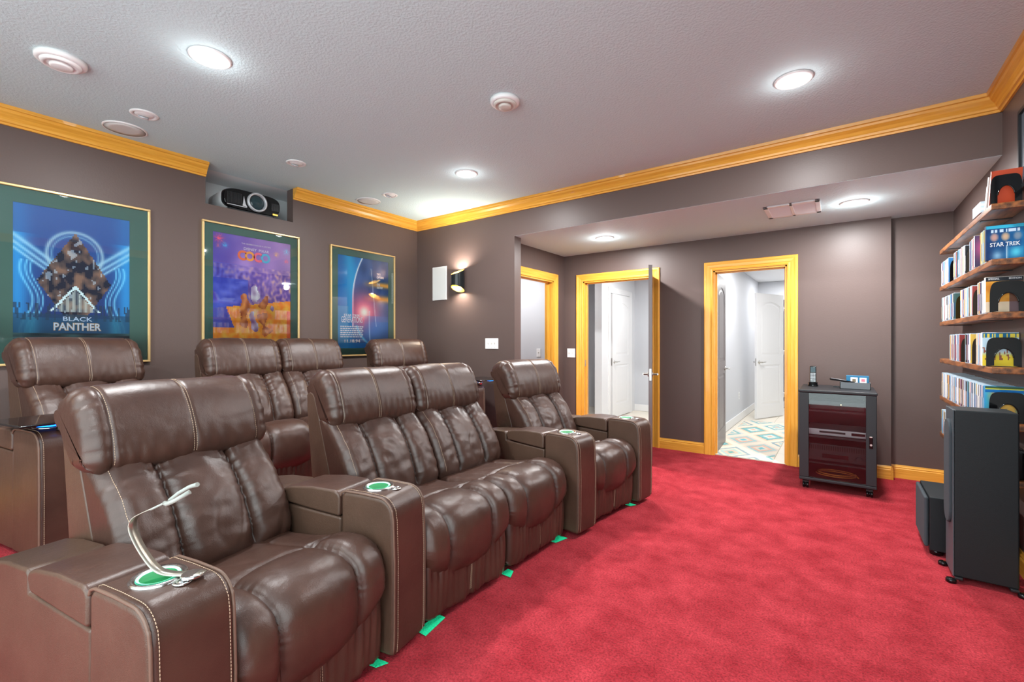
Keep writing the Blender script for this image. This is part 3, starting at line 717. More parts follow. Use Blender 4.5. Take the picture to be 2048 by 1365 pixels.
# ------------------------------------------------------------------ recliners
def catmull(pts, n, closed=True):
    P = [Vector((p[0], p[1])) for p in pts]; N = len(P); dense = []
    for i in range(N if closed else N-1):
        if closed: p0, p1, p2, p3 = P[i-1], P[i], P[(i+1) % N], P[(i+2) % N]
        else: p0, p1, p2, p3 = P[max(0, i-1)], P[i], P[i+1], P[min(N-1, i+2)]
        for k in range(16):
            t = k/16
            dense.append(0.5*((2*p1)+(p2-p0)*t+(2*p0-5*p1+4*p2-p3)*t*t+(3*p1-p0-3*p2+p3)*t**3))
    if not closed: dense.append(P[-1])
    acc = [0]
    seq = dense+[dense[0]] if closed else dense
    for i in range(1, len(seq)): acc.append(acc[-1]+(seq[i]-seq[i-1]).length)
    out = []; j = 1
    m_ = n if closed else n-1
    for k in range(n):
        t = acc[-1]*k/m_
        while j < len(acc)-1 and acc[j] < t: j += 1
        f_ = (t-acc[j-1])/max(1e-9, acc[j]-acc[j-1]); out.append(seq[j-1].lerp(seq[j], min(1, max(0, f_))))
    return out, acc[-1]
class Cushion:
    """closed (x,z) loop swept along y, puffed by disp(u, s, x, z); loop runs so that the outward normal is to the right of travel"""
    def __init__(s, loop, width, nu, nv, disp, edge=0.035, post=None, ef=None):
        s.ef = ef
        s.w = width; s.nu = nu; s.nv = nv; s.disp = disp; s.edge = edge; s.post = post
        s.pts, s.len = catmull(loop, nv)
        s.nrm = []
        ar = sum(s.pts[i].x*s.pts[(i+1) % nv].y-s.pts[(i+1) % nv].x*s.pts[i].y for i in range(nv))
        sg = 1 if ar > 0 else -1
        for i in range(nv):
            d = (s.pts[(i+1) % nv]-s.pts[i-1]).normalized(); s.nrm.append(Vector((d.y, -d.x))*sg)
    def pos(s, u, vi):
        """u in 0..1, vi loop index (float ok)"""
        i0 = int(math.floor(vi)) % s.nv; i1 = (i0+1) % s.nv; k = vi-math.floor(vi)
        p = s.pts[i0].lerp(s.pts[i1], k); nn = s.nrm[i0].lerp(s.nrm[i1], k).normalized()
        d = s.disp(u, (vi % s.nv)/s.nv, p.x, p.y)
        e = min(u, 1-u)*s.w
        if e < s.edge: d -= s.edge*(s.ef(p.x, p.y) if s.ef else 1)*(1-math.sqrt(max(0, 1-(1-e/s.edge)**2)))
        q = p+nn*d; r = (q.x, (u-0.5)*s.w, q.y)
        return s.post(r, u) if s.post else r
    def build(s, mb=None):
        mb = mb or MB(); us = []
        for i in range(s.nu+1):
            t = i/s.nu; us.append(t)
        # denser towards the rounded ends
        e = s.edge/s.w
        us = [0, e*0.04, e*0.16, e*0.4, e*0.7]+[e+(1-2*e)*k/s.nu for k in range(s.nu+1)]+[1-e*0.7, 1-e*0.4, 1-e*0.16, 1-e*0.04, 1]
        N = len(us); vs = [s.pos(u, j) for u in us for j in range(s.nv)]
        fs = [(i*s.nv+j, i*s.nv+(j+1) % s.nv, (i+1)*s.nv+(j+1) % s.nv, (i+1)*s.nv+j) for i in range(N-1) for j in range(s.nv)]
        mb.add(vs, fs, 0, True); o = len(mb.v)-len(vs)
        mb.f.append(tuple(o+j for j in range(s.nv))); mb.m.append(0); mb.sm.append(False)
        mb.f.append(tuple(o+(N-1)*s.nv+j for j in range(s.nv))[::-1]); mb.m.append(0); mb.sm.append(False)
        return mb
def fixn(me):
    bm = bmesh.new(); bm.from_mesh(me); bmesh.ops.recalc_face_normals(bm, faces=bm.faces); bm.to_mesh(me); bm.free(); return me
def sstep(a, b, x):
    t = max(0, min(1, (x-a)/(b-a))); return t*t*(3-2*t)
def channel(u, seams):
    """0 at seams, 1 mid channel, also distance to nearest inner seam"""
    ed = [0]+seams+[1]
    for i in range(len(ed)-1):
        if ed[i] <= u <= ed[i+1]:
            t = (u-ed[i])/(ed[i+1]-ed[i]); wdt = ed[i+1]-ed[i]
            a = 1 if i == 0 and t < 0.5 else None; b = 1 if i == len(ed)-2 and t > 0.5 else None
            c = (1-abs(2*t-1)**3.4)**0.5
            if a or b: c = max(c, 0.86)
            d = min(abs(u-q) for q in seams); return c, d, wdt
    return 1, 1, 1
def crease(x, y, sd, k=5.0):
    """thin fold lines from ridged noise, 0..1"""
    n_ = noise.noise(Vector((x, y, sd))); return max(0.0, 1-abs(n_)*k)**2
def pucker(t, sd, w_):
    """irregular gathers along a seam"""
    a = noise.noise(Vector((t*9, sd, 1.3))); return math.sin(t*w_+7*a)*(0.55+0.9*noise.noise(Vector((t*23, sd+4, 2.1))))
SEAT_SEAMS = [0.24, 0.76]; BACK_SEAMS = [0.29, 0.71]
def seat_proto(seed):
    W = 0.60
    sd = seed*7.3
    # ---- seat
    seat_loop = [(-0.66, 0.40), (-0.66, 0.28), (-0.40, 0.20), (-0.16, 0.165), (-0.07, 0.165), (-0.03, 0.20), (-0.012, 0.27), (-0.012, 0.36), (-0.03, 0.435), (-0.085, 0.478), (-0.17, 0.488), (-0.30, 0.470), (-0.48, 0.445), (-0.62, 0.44)]
    def sdisp(u, s, x, z):
        c, d, wd_ = channel(u, SEAT_SEAMS)
        act = 1.0 if (z > 0.2 or x > -0.1) and x > -0.62 and z > 0.17 else 0.0
        if z < 0.42 and x < -0.14: act = 0
        front = sstep(-0.34, -0.20, x)
        act *= sstep(0.17, 0.27, z)
        h = (-0.036*(1-c)*(0.25+0.75*front)+0.018*c*front)*act
        cs = (x+0.285+0.03*math.cos((u-0.5)*PI*2)); 
        if z > 0.42: h -= 0.026*gs(cs, 0.012)*act
        ph = (x*1.0-z*1.0)*W
        h += act*0.0058*pucker(z-x, sd, 250)*math.exp(-d/0.030)*(0.35+0.65*front)
        h -= act*0.0020*crease(u*2.2+(x-z)*2.0, (x-z)*5.5-u*1.5, sd+12)
        h += act*0.005*noise.noise(Vector((u*3.2, (x-z)*5, sd)))+act*0.0022*noise.noise(Vector((u*12, (x-z)*18, sd+3)))
        e = min(u, 1-u)
        h += act*front*0.0055*pucker(z-x, sd+8, 210)*math.exp(-e/0.035)
        return h
    def spost(p, u):
        x, y, z = p
        if x > -0.2 and z < 0.42:
            k = sstep(0.42, 0.18, z)*sstep(-0.2, -0.1, x); z += k*0.09*abs(2*u-1)**2.2
        return (x-0.014*(2*u-1)**2*sstep(-0.3, -0.05, x), y, z)
    cs = Cushion(seat_loop, W-0.006, 84, 130, sdisp, 0.045, spost); seat = fixn(cs.build().mesh('seat_cushion', m_leather))
    # ---- footrest panel with gathers
    fl = [(-0.13, 0.045), (-0.05, 0.04), (-0.038, 0.06), (-0.034, 0.14), (-0.036, 0.24), (-0.055, 0.335), (-0.13, 0.345), (-0.14, 0.2)]
    def fdisp(u, s, x, z):
        if x < -0.09: return 0
        k = 0.35+0.65*sstep(0.05, 0.28, z)
        h = 0.0080*math.sin(u*95+5*noise.noise(Vector((u*6, z*2, sd+1)))+ (z*10)*(u-0.5)*2)*k*(0.5+0.5*noise.noise(Vector((u*7, z*4, sd+2))))
        h += 0.010*noise.noise(Vector((u*12, z*3.5, sd+4))) - 0.006*gs(u-0.5, 0.012)
        e = min(u, 1-u); h -= 0.010*gs(e, 0.03)
        return h
    cf = Cushion(fl, W-0.02, 110, 50, fdisp, 0.03); foot = fixn(cf.build().mesh('footrest_panel', m_leather))
    fs_ = MB()
    idx = [j for j in range(cf.nv) if cf.pts[j].x > -0.07 and 0.06 < cf.pts[j].y < 0.31]
    for du in (-0.008, 0.008): fs_.stitches([Vector(cf.pos(0.5+du, j))+Vector((0.0012, 0, 0)) for j in idx])
    # ---- back
    bl = [(-0.58, 0.40), (-0.550, 0.47), (-0.590, 0.59), (-0.655, 0.71), (-0.735, 0.80), (-0.780, 0.835), (-0.86, 0.84), (-0.88, 0.79), (-0.81, 0.60), (-0.74, 0.40)]
    def bdisp(u, s, x, z):
        lim = -0.585-(z-0.47)*0.50-0.055
        if x < lim-0.02: return 0
        c, d, wd_ = channel(u, BACK_SEAMS)
        fade = sstep(0.40, 0.48, z)
        h = (-0.042*(1-c)+0.020*c*(0.5+0.5*sstep(0.80, 0.55, z)))*fade
        h -= 0.010*gs(z-0.845, 0.03)*0
        h += fade*0.0060*pucker(z+(0.12 if u < 0.5 else -0.12)*d, sd+5, 230)*math.exp(-d/0.045)
        h -= fade*0.0030*crease(u*2.6+z*3.4, z*5.2-u*3.6, sd+14)*(0.4+0.6*sstep(0.75, 0.55, z))
        h += fade*0.0065*noise.noise(Vector((u*4.5, z*6, sd+6)))+0.0055*fade*noise.noise(Vector((u*9+z*14, z*20-u*6, sd+7)))
        h += 0.0065*math.sin(u*130)*gs(z-0.815, 0.03)*gs(d, 0.06)
        h += fade*0.0045*pucker(z, sd+15, 200)*math.exp(-min(u, 1-u)/0.04)
        return h
    cb = Cushion(bl, W-0.004, 96, 120, bdisp, 0.05, None, lambda x, z: 0.2+0.8*sstep(-0.07, -0.02, x+0.585+(z-0.47)*0.50)); back = fixn(cb.build().mesh('backrest', m_leather))
    bs = MB()
    idx = [j for j in range(cb.nv) if cb.pts[j].x > -0.585-(cb.pts[j].y-0.47)*0.50-0.05 and 0.46 < cb.pts[j].y < 0.82]
    bs.stitches([Vector(cb.pos(0.055, j))+Vector((0.001, 0, 0.0005)) for j in idx]); 
    # ---- headrest
    hl = [(-0.795, 0.795), (-0.752, 0.803), (-0.732, 0.850), (-0.745, 0.93), (-0.778, 1.01), (-0.822, 1.070), (-0.885, 1.098), (-0.955, 1.082), (-1.0, 1.025), (-0.985, 0.965), (-0.94, 0.93), (-0.905, 0.86), (-0.87, 0.805)]
    def hdisp(u, s, x, z):
        front = 1.0 if x > -0.86 or z > 1.0 else 0.0
        e = min(u, 1-u)
        h = -0.0055*gs(u-0.5, 0.010)*front+0.006*math.sin(u*PI)
        h += 0.006*noise.noise(Vector((u*3, z*7, sd+9)))*front
        h += front*0.0085*pucker(z-x*0.5, sd+10, 120)*math.exp(-e/0.060)
        h -= front*0.0010*crease(u*3.0+z*2, z*7-u*2, sd+16)
        h += front*0.0022*math.sin(u*70+6*noise.noise(Vector((u*3, z*4, sd+11))))*gs(z-0.86, 0.05)
        h -= 0.010*gs(e-0.105, 0.009)*front
        return h
    ch = Cushion(hl, 0.645, 84, 96, hdisp, 0.06, None, lambda x, z: 0.25+0.75*max(sstep(-0.93, -0.86, x), sstep(0.98, 1.05, z))); head = fixn(ch.build().mesh('headrest', m_leather))
    hs = MB()
    idx = [j for j in range(ch.nv) if ch.pts[j].x > -0.85 or ch.pts[j].y > 1.05]
    idx.sort(key=lambda j: math.atan2(ch.pts[j].y-0.93, ch.pts[j].x+0.88))
    idx = [j for j in idx if ch.pts[j].y > 0.825 and ch.pts[j].x > -0.93]
    for du in (-0.0075, 0.0075):
        hs.stitches([Vector(ch.pos(0.5+du, j))+Vector((ch.nrm[j].x, 0, ch.nrm[j].y))*0.0008 for j in idx])
    for uu in (0.112, 0.888):
        hs.stitches([Vector(ch.pos(uu, j))+Vector((ch.nrm[j].x, 0, ch.nrm[j].y))*0.0008 for j in idx])
    return dict(seat=seat, foot=foot, foot_st=fs_.mesh('stitching', m_stitch), back=back, back_st=bs.mesh('stitching', m_stitch), head=head, head_st=hs.mesh('stitching', m_stitch))
PROTO = [seat_proto(k) for k in (1, 2)]
# armrest meshes, local: x forward (front face x=0), y centred, z up
AW = 0.20
def arm_profile():
    pts = [(-0.002, 0.025), (0.004, 0.10), (0.006, 0.40), (0.0, 0.56)]
    for k in range(0, 7):
        a = k/6*PI/2; pts.append((-0.075+0.072*math.cos(a), 0.575+0.068*math.sin(a)))
    pts += [(-0.16, 0.645), (-0.25, 0.643), (-0.272, 0.634), (-0.280, 0.615), (-0.280, 0.50), (-0.295, 0.025)]
    return pts
def prism_mesh(prof, w_, name, m):
    mb = MB().prism(prof, 'y', -w_/2, w_/2); mb.m[0] = mb.m[1] = 1; me = mb.mesh(name, [m, m_vinyl]); return me
ARM_FRONT = prism_mesh(arm_profile(), AW, 'arm_front', m_leather)
ARM_REAR = prism_mesh([(-0.285, 0.03), (-0.285, 0.525), (-0.645, 0.535), (-0.645, 0.585), (-0.66, 0.598), (-0.80, 0.59), (-0.92, 0.57), (-0.935, 0.55), (-0.93, 0.03)], AW-0.012, 'arm_body', m_vinyl)
LIDP = [(-0.288, 0.530), (-0.286, 0.605), (-0.294, 0.626), (-0.317, 0.636), (-0.45, 0.634), (-0.58, 0.618), (-0.63, 0.602), (-0.638, 0.580), (-0.62, 0.543), (-0.45, 0.535)]
ARM_LID = prism_mesh(LIDP, AW, 'arm_lid', m_leather)
def edge_line(prof, y, lo=0.06, off=0.0):
    return [(p[0], y, p[1]) for p in prof if p[1] > lo and p[0] > -0.281]
_pa = [p for p in arm_profile()]
_pd = []
for i in range(len(_pa)-1):
    for k in range(4): _pd.append((_pa[i][0]+(_pa[i+1][0]-_pa[i][0])*k/4, _pa[i][1]+(_pa[i+1][1]-_pa[i][1])*k/4))
pips = []; st_ = MB()
for sg in (-1, 1):
    ln_ = [(p[0]+0.0, sg*(AW/2-0.006), p[1]) for p in _pd if p[0] > -0.279 and p[1] > 0.03]
    pips.append(MB().tube([(p[0]-0.004 if p[1] < 0.57 else p[0], sg*(AW/2-0.004), p[2]-0.003 if p[2] > 0.6 else p[2]) for p in ln_], 0.0045, 6).mesh('piping', m_piping))
    st_.stitches([(p[0]+(0.002 if p[2] < 0.6 else 0), sg*(AW/2-0.019), p[2]+(0.0012 if p[2] > 0.57 else 0)) for p in ln_])
ARM_ST = st_.mesh('stitching', m_stitch)
lp = MB()
top = [p for p in LIDP if p[1] > 0.59 or p[0] > -0.29][0:7]
for sg in (-1, 1): lp.tube([(p[0], sg*(AW/2-0.004), p[1]-0.003) for p in top], 0.004, 6)
LID_PIPING = lp.mesh('piping', m_piping)
cup = MB(); cup.lathe([(0.043, -0.004), (0.047, 0.004), (0.060, 0.006), (0.064, 0.002), (0.064, -0.002)], (0,0,0), 40, cap=False)
CUP_RING = cup.mesh('cup_ring', m_steel)
CUP_IN = MB().lathe([(0.041, 0.0018), (0.036, 0.0010), (0.0001, 0.0008)], (0,0,0), 36, cap=False).mesh('cup_well', m_cupglow)  # flat disc; the light inside the cup is put into its material
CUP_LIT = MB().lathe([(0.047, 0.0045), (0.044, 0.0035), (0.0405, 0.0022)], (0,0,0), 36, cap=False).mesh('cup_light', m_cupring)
CUP_BTN = MB().lathe([(0.021, 0), (0.021, 0.004), (0.017, 0.006), (0.016, 0.004), (0.008, 0.004), (0.007, 0.006), (0.0001, 0.0065)], (0,0,0), 28).mesh('cup_button', m_steel)
CUP_LIT_BLUE = CUP_LIT.copy(); CUP_LIT_BLUE.materials[0] = m_blueled; CUP_IN_BLUEGLOW = CUP_IN.copy(); CUP_IN_BLUEGLOW.materials[0] = m_blueled  # on tray arms the disc itself glows blue
TRAY = MB().box((-0.20, -0.17, 0), (0.17, 0.17, 0.012)).mesh('tray_top', m_gloss)
def add_arm(root, y, tray=False):
    a = link('armrest', ARM_FRONT, root, 0.022, 4); a.location = (0, y, 0)
    for nm, me, bv in (('arm_body', ARM_REAR, 0.012), ('arm_lid', ARM_LID, 0.011), ('piping', pips[0], 0), ('piping', pips[1], 0), ('stitching', ARM_ST, 0)):
        q = link(nm, me, a, bv, 3)
        if nm == 'stitching': q['kind'] = 'stuff'
    r = link('cup_ring', CUP_RING, a); r.location = (-0.165, 0, 0.645)
    r = link('cup_well', CUP_IN_BLUEGLOW if tray else CUP_IN, a); r.location = (-0.165, 0, 0.645)
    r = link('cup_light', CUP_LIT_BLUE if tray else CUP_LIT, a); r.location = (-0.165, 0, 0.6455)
    r = link('cup_button', CUP_BTN, a); r.location = (-0.082, 0.012, 0.643)
    if tray:
        t = link('tray_table', TRAY, root, 0.008, 3); t.location = (-0.15, y+(0.18 if y > 0 else 0), 0.675)
        q = MB().lathe([(0.024, 0.642), (0.024, 0.675)], (0,0,0), 20).build('tray_pivot', m_steel, t); q.location = (0.12, 0 if y < 0 else -0.12, -0.675)
        MB().box((0.10, -0.02, -0.006), (0.155, 0.11, -0.001)).build('tray_light', m_blueled, t)
    return a
def add_seat(root, y, proto, w_=0.60, hw_=1.0):
    P = PROTO[proto]
    for nm, key in (('seat_cushion', 'seat'), ('footrest_panel', 'foot'), ('backrest', 'back'), ('headrest', 'head')):
        o = link(nm, P[key], root); o.location = (0, y, 0); o.scale = (1, w_/0.60*(hw_ if key == 'head' else 1), 1)
        if key in ('foot', 'back', 'head'): link('stitching', P[key+'_st'], o)['kind'] = 'stuff'
SHELL = [(-0.70, 0.05), (-0.70, 0.42), (-0.84, 0.80), (-0.90, 0.955), (-0.915, 0.975), (-0.945, 0.985), (-0.985, 0.97), (-0.98, 0.88), (-0.92, 0.42), (-0.87, 0.05)]
def add_shell(root, y, w_):
    o = MB().prism(SHELL, 'y', -w_/2, w_/2).build('back_shell', m_vinyl, root, 0.012, 3); o.location = (0, y, 0)
def add_base(root, y0, y1, glow_spans=()):
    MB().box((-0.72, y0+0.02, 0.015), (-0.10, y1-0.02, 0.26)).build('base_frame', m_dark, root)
    for a, b in glow_spans:
        MB().add([(-0.09, a, 0.003), (-0.026, a, 0.003), (-0.052, b, 0.003), (-0.09, b, 0.003), (-0.09, a, 0.006), (-0.026, a, 0.006), (-0.052, b, 0.006), (-0.09, b, 0.006)], [(3,2,1,0),(4,5,6,7),(0,1,5,4),(1,2,6,5),(2,3,7,6),(3,0,4,7)]).build('carpet_glow', m_floorglow, root)  # flat glowing wedge in place of green light falling on the carpet
def recliner(label, loc, rz, protos=(0,), arms=(), group=None, name='recliner', trays=(), sw=0.60, glow_spans=()):
    r = thing(name, label, 'recliner' if name == 'recliner' else 'loveseat', loc, rz, group)
    n_ = len(protos); W = sw*n_
    for k, p in enumerate(protos):
        add_seat(r, (k-(n_-1)/2)*sw, p, sw, 0.925 if n_ > 1 else 1.0)
    add_shell(r, 0, W+0.002)
    add_base(r, -W/2, W/2, glow_spans)
    for sgn in arms: add_arm(r, sgn*(W/2+AW/2), sgn in trays)
    return r
R_ = math.radians
FR = 'front row of brown leather theatre seats'; BR = 'back row of brown leather theatre seats'
recliner('brown leather recliner nearest the viewer with two lit cup-holder arms', (-1.350, 0.855, 0), R_(10), (0,), (-1, 1), FR, sw=0.62, glow_spans=((0.31, 0.27),))
recliner('two-seat brown leather loveseat in the middle of the front row', (-1.395, 1.955, 0), R_(-1.0), (1, 0), (), FR, 'loveseat', glow_spans=((-0.60, -0.46), (0.0, 0.06), (0.60, 0.50)))
recliner('brown leather recliner at the far end of the front row by the doorways', (-1.282, 3.080, 0), R_(-7.5), (1,), (-1, 1), FR, glow_spans=((0.3, 0.25),))
recliner('brown leather recliner at the near end of the back row under the blue superhero poster', (-3.18, 0.925, 0.18), R_(11), (1,), (-1, 1), BR, trays=(-1,))
recliner('two-seat brown leather loveseat in the back row under the purple and orange poster', (-3.11, 2.0, 0.18), R_(-1), (0, 1), (), BR, 'loveseat', sw=0.585)
recliner('brown leather recliner at the far end of the back row below the space poster', (-3.02, 3.09, 0.18), R_(-11), (0,), (-1, 1), BR, trays=(1,))

# flexible phone holder clipped to the nearest cup holder
ph = thing('phone_holder', 'bent metal strap phone holder standing on the nearest lit cup holder', 'phone holder', (-1.38, 0.46, 0.652))
ph.rotation_euler = (0, 0, YAW)
def strap(pts, w_, t, m, nm, parent, y=0):
    s = MB(); P, L = catmull(pts, 40, False); n_ = len(P); vs = []
    for i in range(n_):
        d = (P[min(i+1, n_-1)]-P[max(i-1, 0)]).normalized(); q = Vector((-d.y, d.x))*t/2
        for (dx, dz), yy in ((q, -w_/2), (q, w_/2), (-q, w_/2), (-q, -w_/2)): vs.append((P[i].x+dx, y+yy, P[i].y+dz))
    fs = [(4*i+k, 4*i+(k+1) % 4, 4*i+4+(k+1) % 4, 4*i+4+k) for i in range(n_-1) for k in range(4)]+[(3, 2, 1, 0), (4*n_-4, 4*n_-3, 4*n_-2, 4*n_-1)]
    s.add(vs, fs, 0, True); o = s.build(nm, m, parent); fixn(o.data); return o
strap([(0.05, 0.006), (0.0, 0.004), (-0.045, 0.006), (-0.075, 0.020), (-0.105, 0.058), (-0.128, 0.100), (-0.136, 0.128), (-0.128, 0.150), (-0.101, 0.166), (-0.076, 0.176)], 0.026, 0.002, mat('satin_strap', (176, 172, 160), 0.34, 0.9), 'strap', ph)
fk = MB()
m_clip = mat('grey_plastic_clip', (150, 154, 148), 0.45)
strap([(-0.080, 0.174), (-0.055, 0.186), (-0.040, 0.192)], 0.024, 0.005, m_clip, 'clip_base', ph)
for sg in (-1, 1):
    fk.tube([(-0.045, sg*0.008, 0.190), (-0.030, sg*0.021, 0.199+sg*0.007), (-0.005, sg*0.025, 0.212+sg*0.009), (0.024, sg*0.014, 0.226+sg*0.005)], [0.006, 0.0055, 0.0055, 0.006], 8)
fk.build('fork', m_clip, ph)
MB().lathe([(0.026, -0.002), (0.026, 0.004), (0.022, 0.006)], (0.02, 0, 0), 28).build('foot', m_steel, ph)

# ------------------------------------------------------------------ media rack
rk = thing('media_rack', 'black rolling media cabinet with a smoked glass door', 'cabinet', (-0.0275, 4.905, 0))
hw, hd = 0.262, 0.29
MB().box((-hw-0.004, -hd-0.004, 0.822), (hw+0.004, hd, 0.846)).build('top_panel', m_blackmetal, rk, bevel=0.006)
MB().box((-hw, -hd+0.02, 0.09), (-hw+0.016, hd, 0.822)).build('side_panel', m_blackmetal, rk, bevel=0.003)
MB().box((hw-0.016, -hd+0.02, 0.09), (hw, hd, 0.822)).build('side_panel', m_blackmetal, rk, bevel=0.003)
MB().box((-hw, hd-0.01, 0.09), (hw, hd, 0.822)).build('back_panel', m_dark, rk)
MB().box((-hw, -hd, 0.075), (hw, hd, 0.10)).build('bottom_panel', m_blackmetal, rk, bevel=0.005)
MB().box((-hw+0.002, -hd, 0.102), (-hw+0.07, -hd+0.02, 0.820)).build('door_stile', m_blackmetal, rk, bevel=0.003)
dr = MB().box((hw-0.07, -hd, 0.102), (hw-0.002, -hd+0.02, 0.820)).build('door_stile', m_blackmetal, rk, bevel=0.003)
MB().box((-hw+0.07, -hd+0.006, 0.104), (hw-0.07, -hd+0.010, 0.818)).build('glass_pane', m_smoke, dr)
MB().box((hw-0.050, -hd-0.006, 0.40), (hw-0.026, -hd, 0.50)).build('lock_plate', m_gloss, dr, bevel=0.004)
MB().lathe([(0.008, -0.012), (0.008, 0)], (hw-0.038, -hd, 0.43), 16, 'y').build('lock', m_chrome, dr)
MB().box((hw-0.048, -hd-0.012, 0.488), (hw-0.028, -hd, 0.498)).build('pull', m_chrome, dr, bevel=0.002)
for z in (0.66, 0.44, 0.22):
    MB().box((-hw+0.016, -hd+0.04, z), (hw-0.016, hd-0.02, z+0.012)).build('shelf', m_blackmetal, rk)
for sx in (-1, 1):
    for sy in (-1, 1):
        c = MB(); x, y = sx*(hw-0.045), sy*(hd-0.05)
        for o in (0.0,): c.lathe([(0.008, -0.022), (0.024, -0.022), (0.026, -0.018), (0.026, -0.006), (0.018, -0.004), (0.018, 0.004), (0.026, 0.006), (0.026, 0.018), (0.024, 0.022), (0.008, 0.022)], (x, y, 0.026), 20, 'x')
        cs_ = c.build('caster', m_gloss, rk)
        MB().box((x-0.022, y-0.012, 0.042), (x+0.022, y+0.02, 0.062)).lathe([(0.012, 0.060), (0.012, 0.078)], (x, y, 0), 14).build('caster_fork', m_black, cs_)
# equipment inside
eq = thing('disc_player', 'slim silver disc player on the middle shelf inside the glass media cabinet', 'disc player', (-0.0275, 4.87, 0.452))
MB().box((-0.205, -0.17, 0.004), (0.205, 0.15, 0.058)).build('case', m_silver, eq, bevel=0.004)
MB().box((-0.12, -0.173, 0.026), (0.06, -0.169, 0.042)).build('disc_tray', m_black, eq)
MB().box((0.10, -0.173, 0.022), (0.19, -0.169, 0.044)).build('display', m_gloss, eq)
eq = thing('av_receiver', 'black home cinema receiver with vent slots below the disc player in the cabinet', 'receiver', (-0.0275, 4.87, 0.232))
MB().box((-0.21, -0.17, 0.008), (0.21, 0.16, 0.15)).build('case', m_black, eq, bevel=0.004)
for k in range(26): MB().box((-0.195+0.0155*k, -0.173, 0.10), (-0.188+0.0155*k, -0.169, 0.140)).build('vent_slot', m_dark, eq)
MB().lathe([(0.022, -0.02), (0.024, 0)], (0.15, -0.17, 0.05), 24, 'y').build('volume_knob', m_black, eq)
MB().box((-0.10, -0.173, 0.035), (0.08, -0.169, 0.068)).build('display', m_gloss, eq)
eq = thing('network_box', 'low dark box with status lights on the top shelf inside the cabinet', 'electronics', (-0.0275, 4.87, 0.672))
MB().box((-0.19, -0.15, 0.004), (0.19, 0.15, 0.075)).build('case', m_black, eq, bevel=0.004)
MB().lathe([(0.003, -0.003), (0.003, 0)], (0.03, -0.15, 0.05), 10, 'y').build('status_light', m_bulb, eq)
cb_ = MB()
cb_.tube([(0.15*math.cos(t/36*4*PI)*(1-0.004*t), -0.08+0.11*math.sin(t/36*4*PI), 0.006+0.0008*t) for t in range(37)], 0.005, 8)
o = cb_.build('cable', mat('orange_cable', (190, 120, 50), 0.5), None); o.location = (-0.0275, 4.87, 0.102); tag(o, 'coiled cable lying on the floor of the media cabinet', 'cable')
# things on the rack
rm = thing('remote_control', 'black remote control standing upright in a round charging cradle', 'remote', (-0.205, 5.0, 0.846))
MB().lathe([(0.040, 0), (0.040, 0.006), (0.034, 0.028), (0.040, 0.036), (0.036, 0.036), (0.028, 0.026), (0.0001, 0.026)], (0,0,0), 32).build('cradle', m_gloss, rm)
MB().box((-0.025, -0.010, 0.027), (0.025, 0.012, 0.185)).build('handset', m_gloss, rm, bevel=0.006)
MB().box((-0.018, -0.0115, 0.13), (0.018, -0.0095, 0.172)).build('screen', mat('remote_screen', (24, 52, 62), 0.1), rm)
for k in range(7):
    for j in range(3): MB().box((-0.019+0.014*j, -0.013, 0.044+0.0115*k), (-0.009+0.014*j, -0.0095, 0.050+0.0115*k)).build('button', m_silver, rm)
tb = thing('storage_box', 'open grey box on the media cabinet holding remotes and a blue packet', 'box', (0.10, 4.93, 0.846))
b_ = MB(); 
for a, b in (((-0.105, -0.07, 0), (0.105, 0.07, 0.004)), ((-0.105, -0.07, 0), (0.105, -0.066, 0.058)), ((-0.105, 0.066, 0), (0.105, 0.07, 0.058)), ((-0.105, -0.07, 0), (-0.101, 0.07, 0.058)), ((0.101, -0.07, 0), (0.105, 0.07, 0.058))): b_.box(a, b)
b_.build('tray', mat('grey_card', (104, 110, 114), 0.6), tb)
bp = thing('blue_packet', 'blue and white card packet standing in the grey box on the cabinet', 'packet', (0.115, 4.955, 0.851))
MB().box((-0.075, -0.012, 0), (0.082, 0.018, 0.108)).build('carton', mat('packet_blue', (26, 110, 150), 0.4), bp, bevel=0.002)
MB().box((-0.045, -0.014, 0.045), (0.005, -0.0115, 0.092)).build('printed_panel', mat('packet_white', (232, 226, 226), 0.5), bp)
MB().box((0.018, -0.014, 0.045), (0.066, -0.0115, 0.092)).build('printed_panel', MATS['packet_white'], bp)
MB().box((0.030, -0.0150, 0.060), (0.055, -0.0135, 0.080)).build('printed_spot', mat('packet_pink', (214, 120, 140), 0.5), bp)
MB().box((-0.032, -0.0150, 0.055), (-0.008, -0.0135, 0.078)).build('printed_spot', mat('packet_olive', (120, 110, 90), 0.5), bp)
sr = thing('slim_remote', 'slim dark remote resting across the rim of the grey box', 'remote', (0.01, 4.885, 0.915), 0.12)
o = MB().box((-0.09, -0.02, -0.008), (0.09, 0.02, 0.008)).build('handset', m_gloss, sr, bevel=0.005); o.rotation_euler = (0, 0.15, 0)
o2 = MB().box((-0.08, -0.016, 0.0078), (0.03, 0.016, 0.0090)).build('keypad', m_silver, sr); o2.rotation_euler = (0, 0.15, 0)
o = MB().box((-0.022, -0.012, 0), (0.022, 0.012, 0.010)).lathe([(0.006, 0.010), (0.005, 0.012), (0.0001, 0.012)], (-0.012, 0, 0), 12).build('receiver_puck', m_black, None, bevel=0.002)
o.location = (0.0 - 0.03, 5.02, 0.846); tag(o, 'tiny black sensor block on the cabinet top left of the grey box', 'sensor')

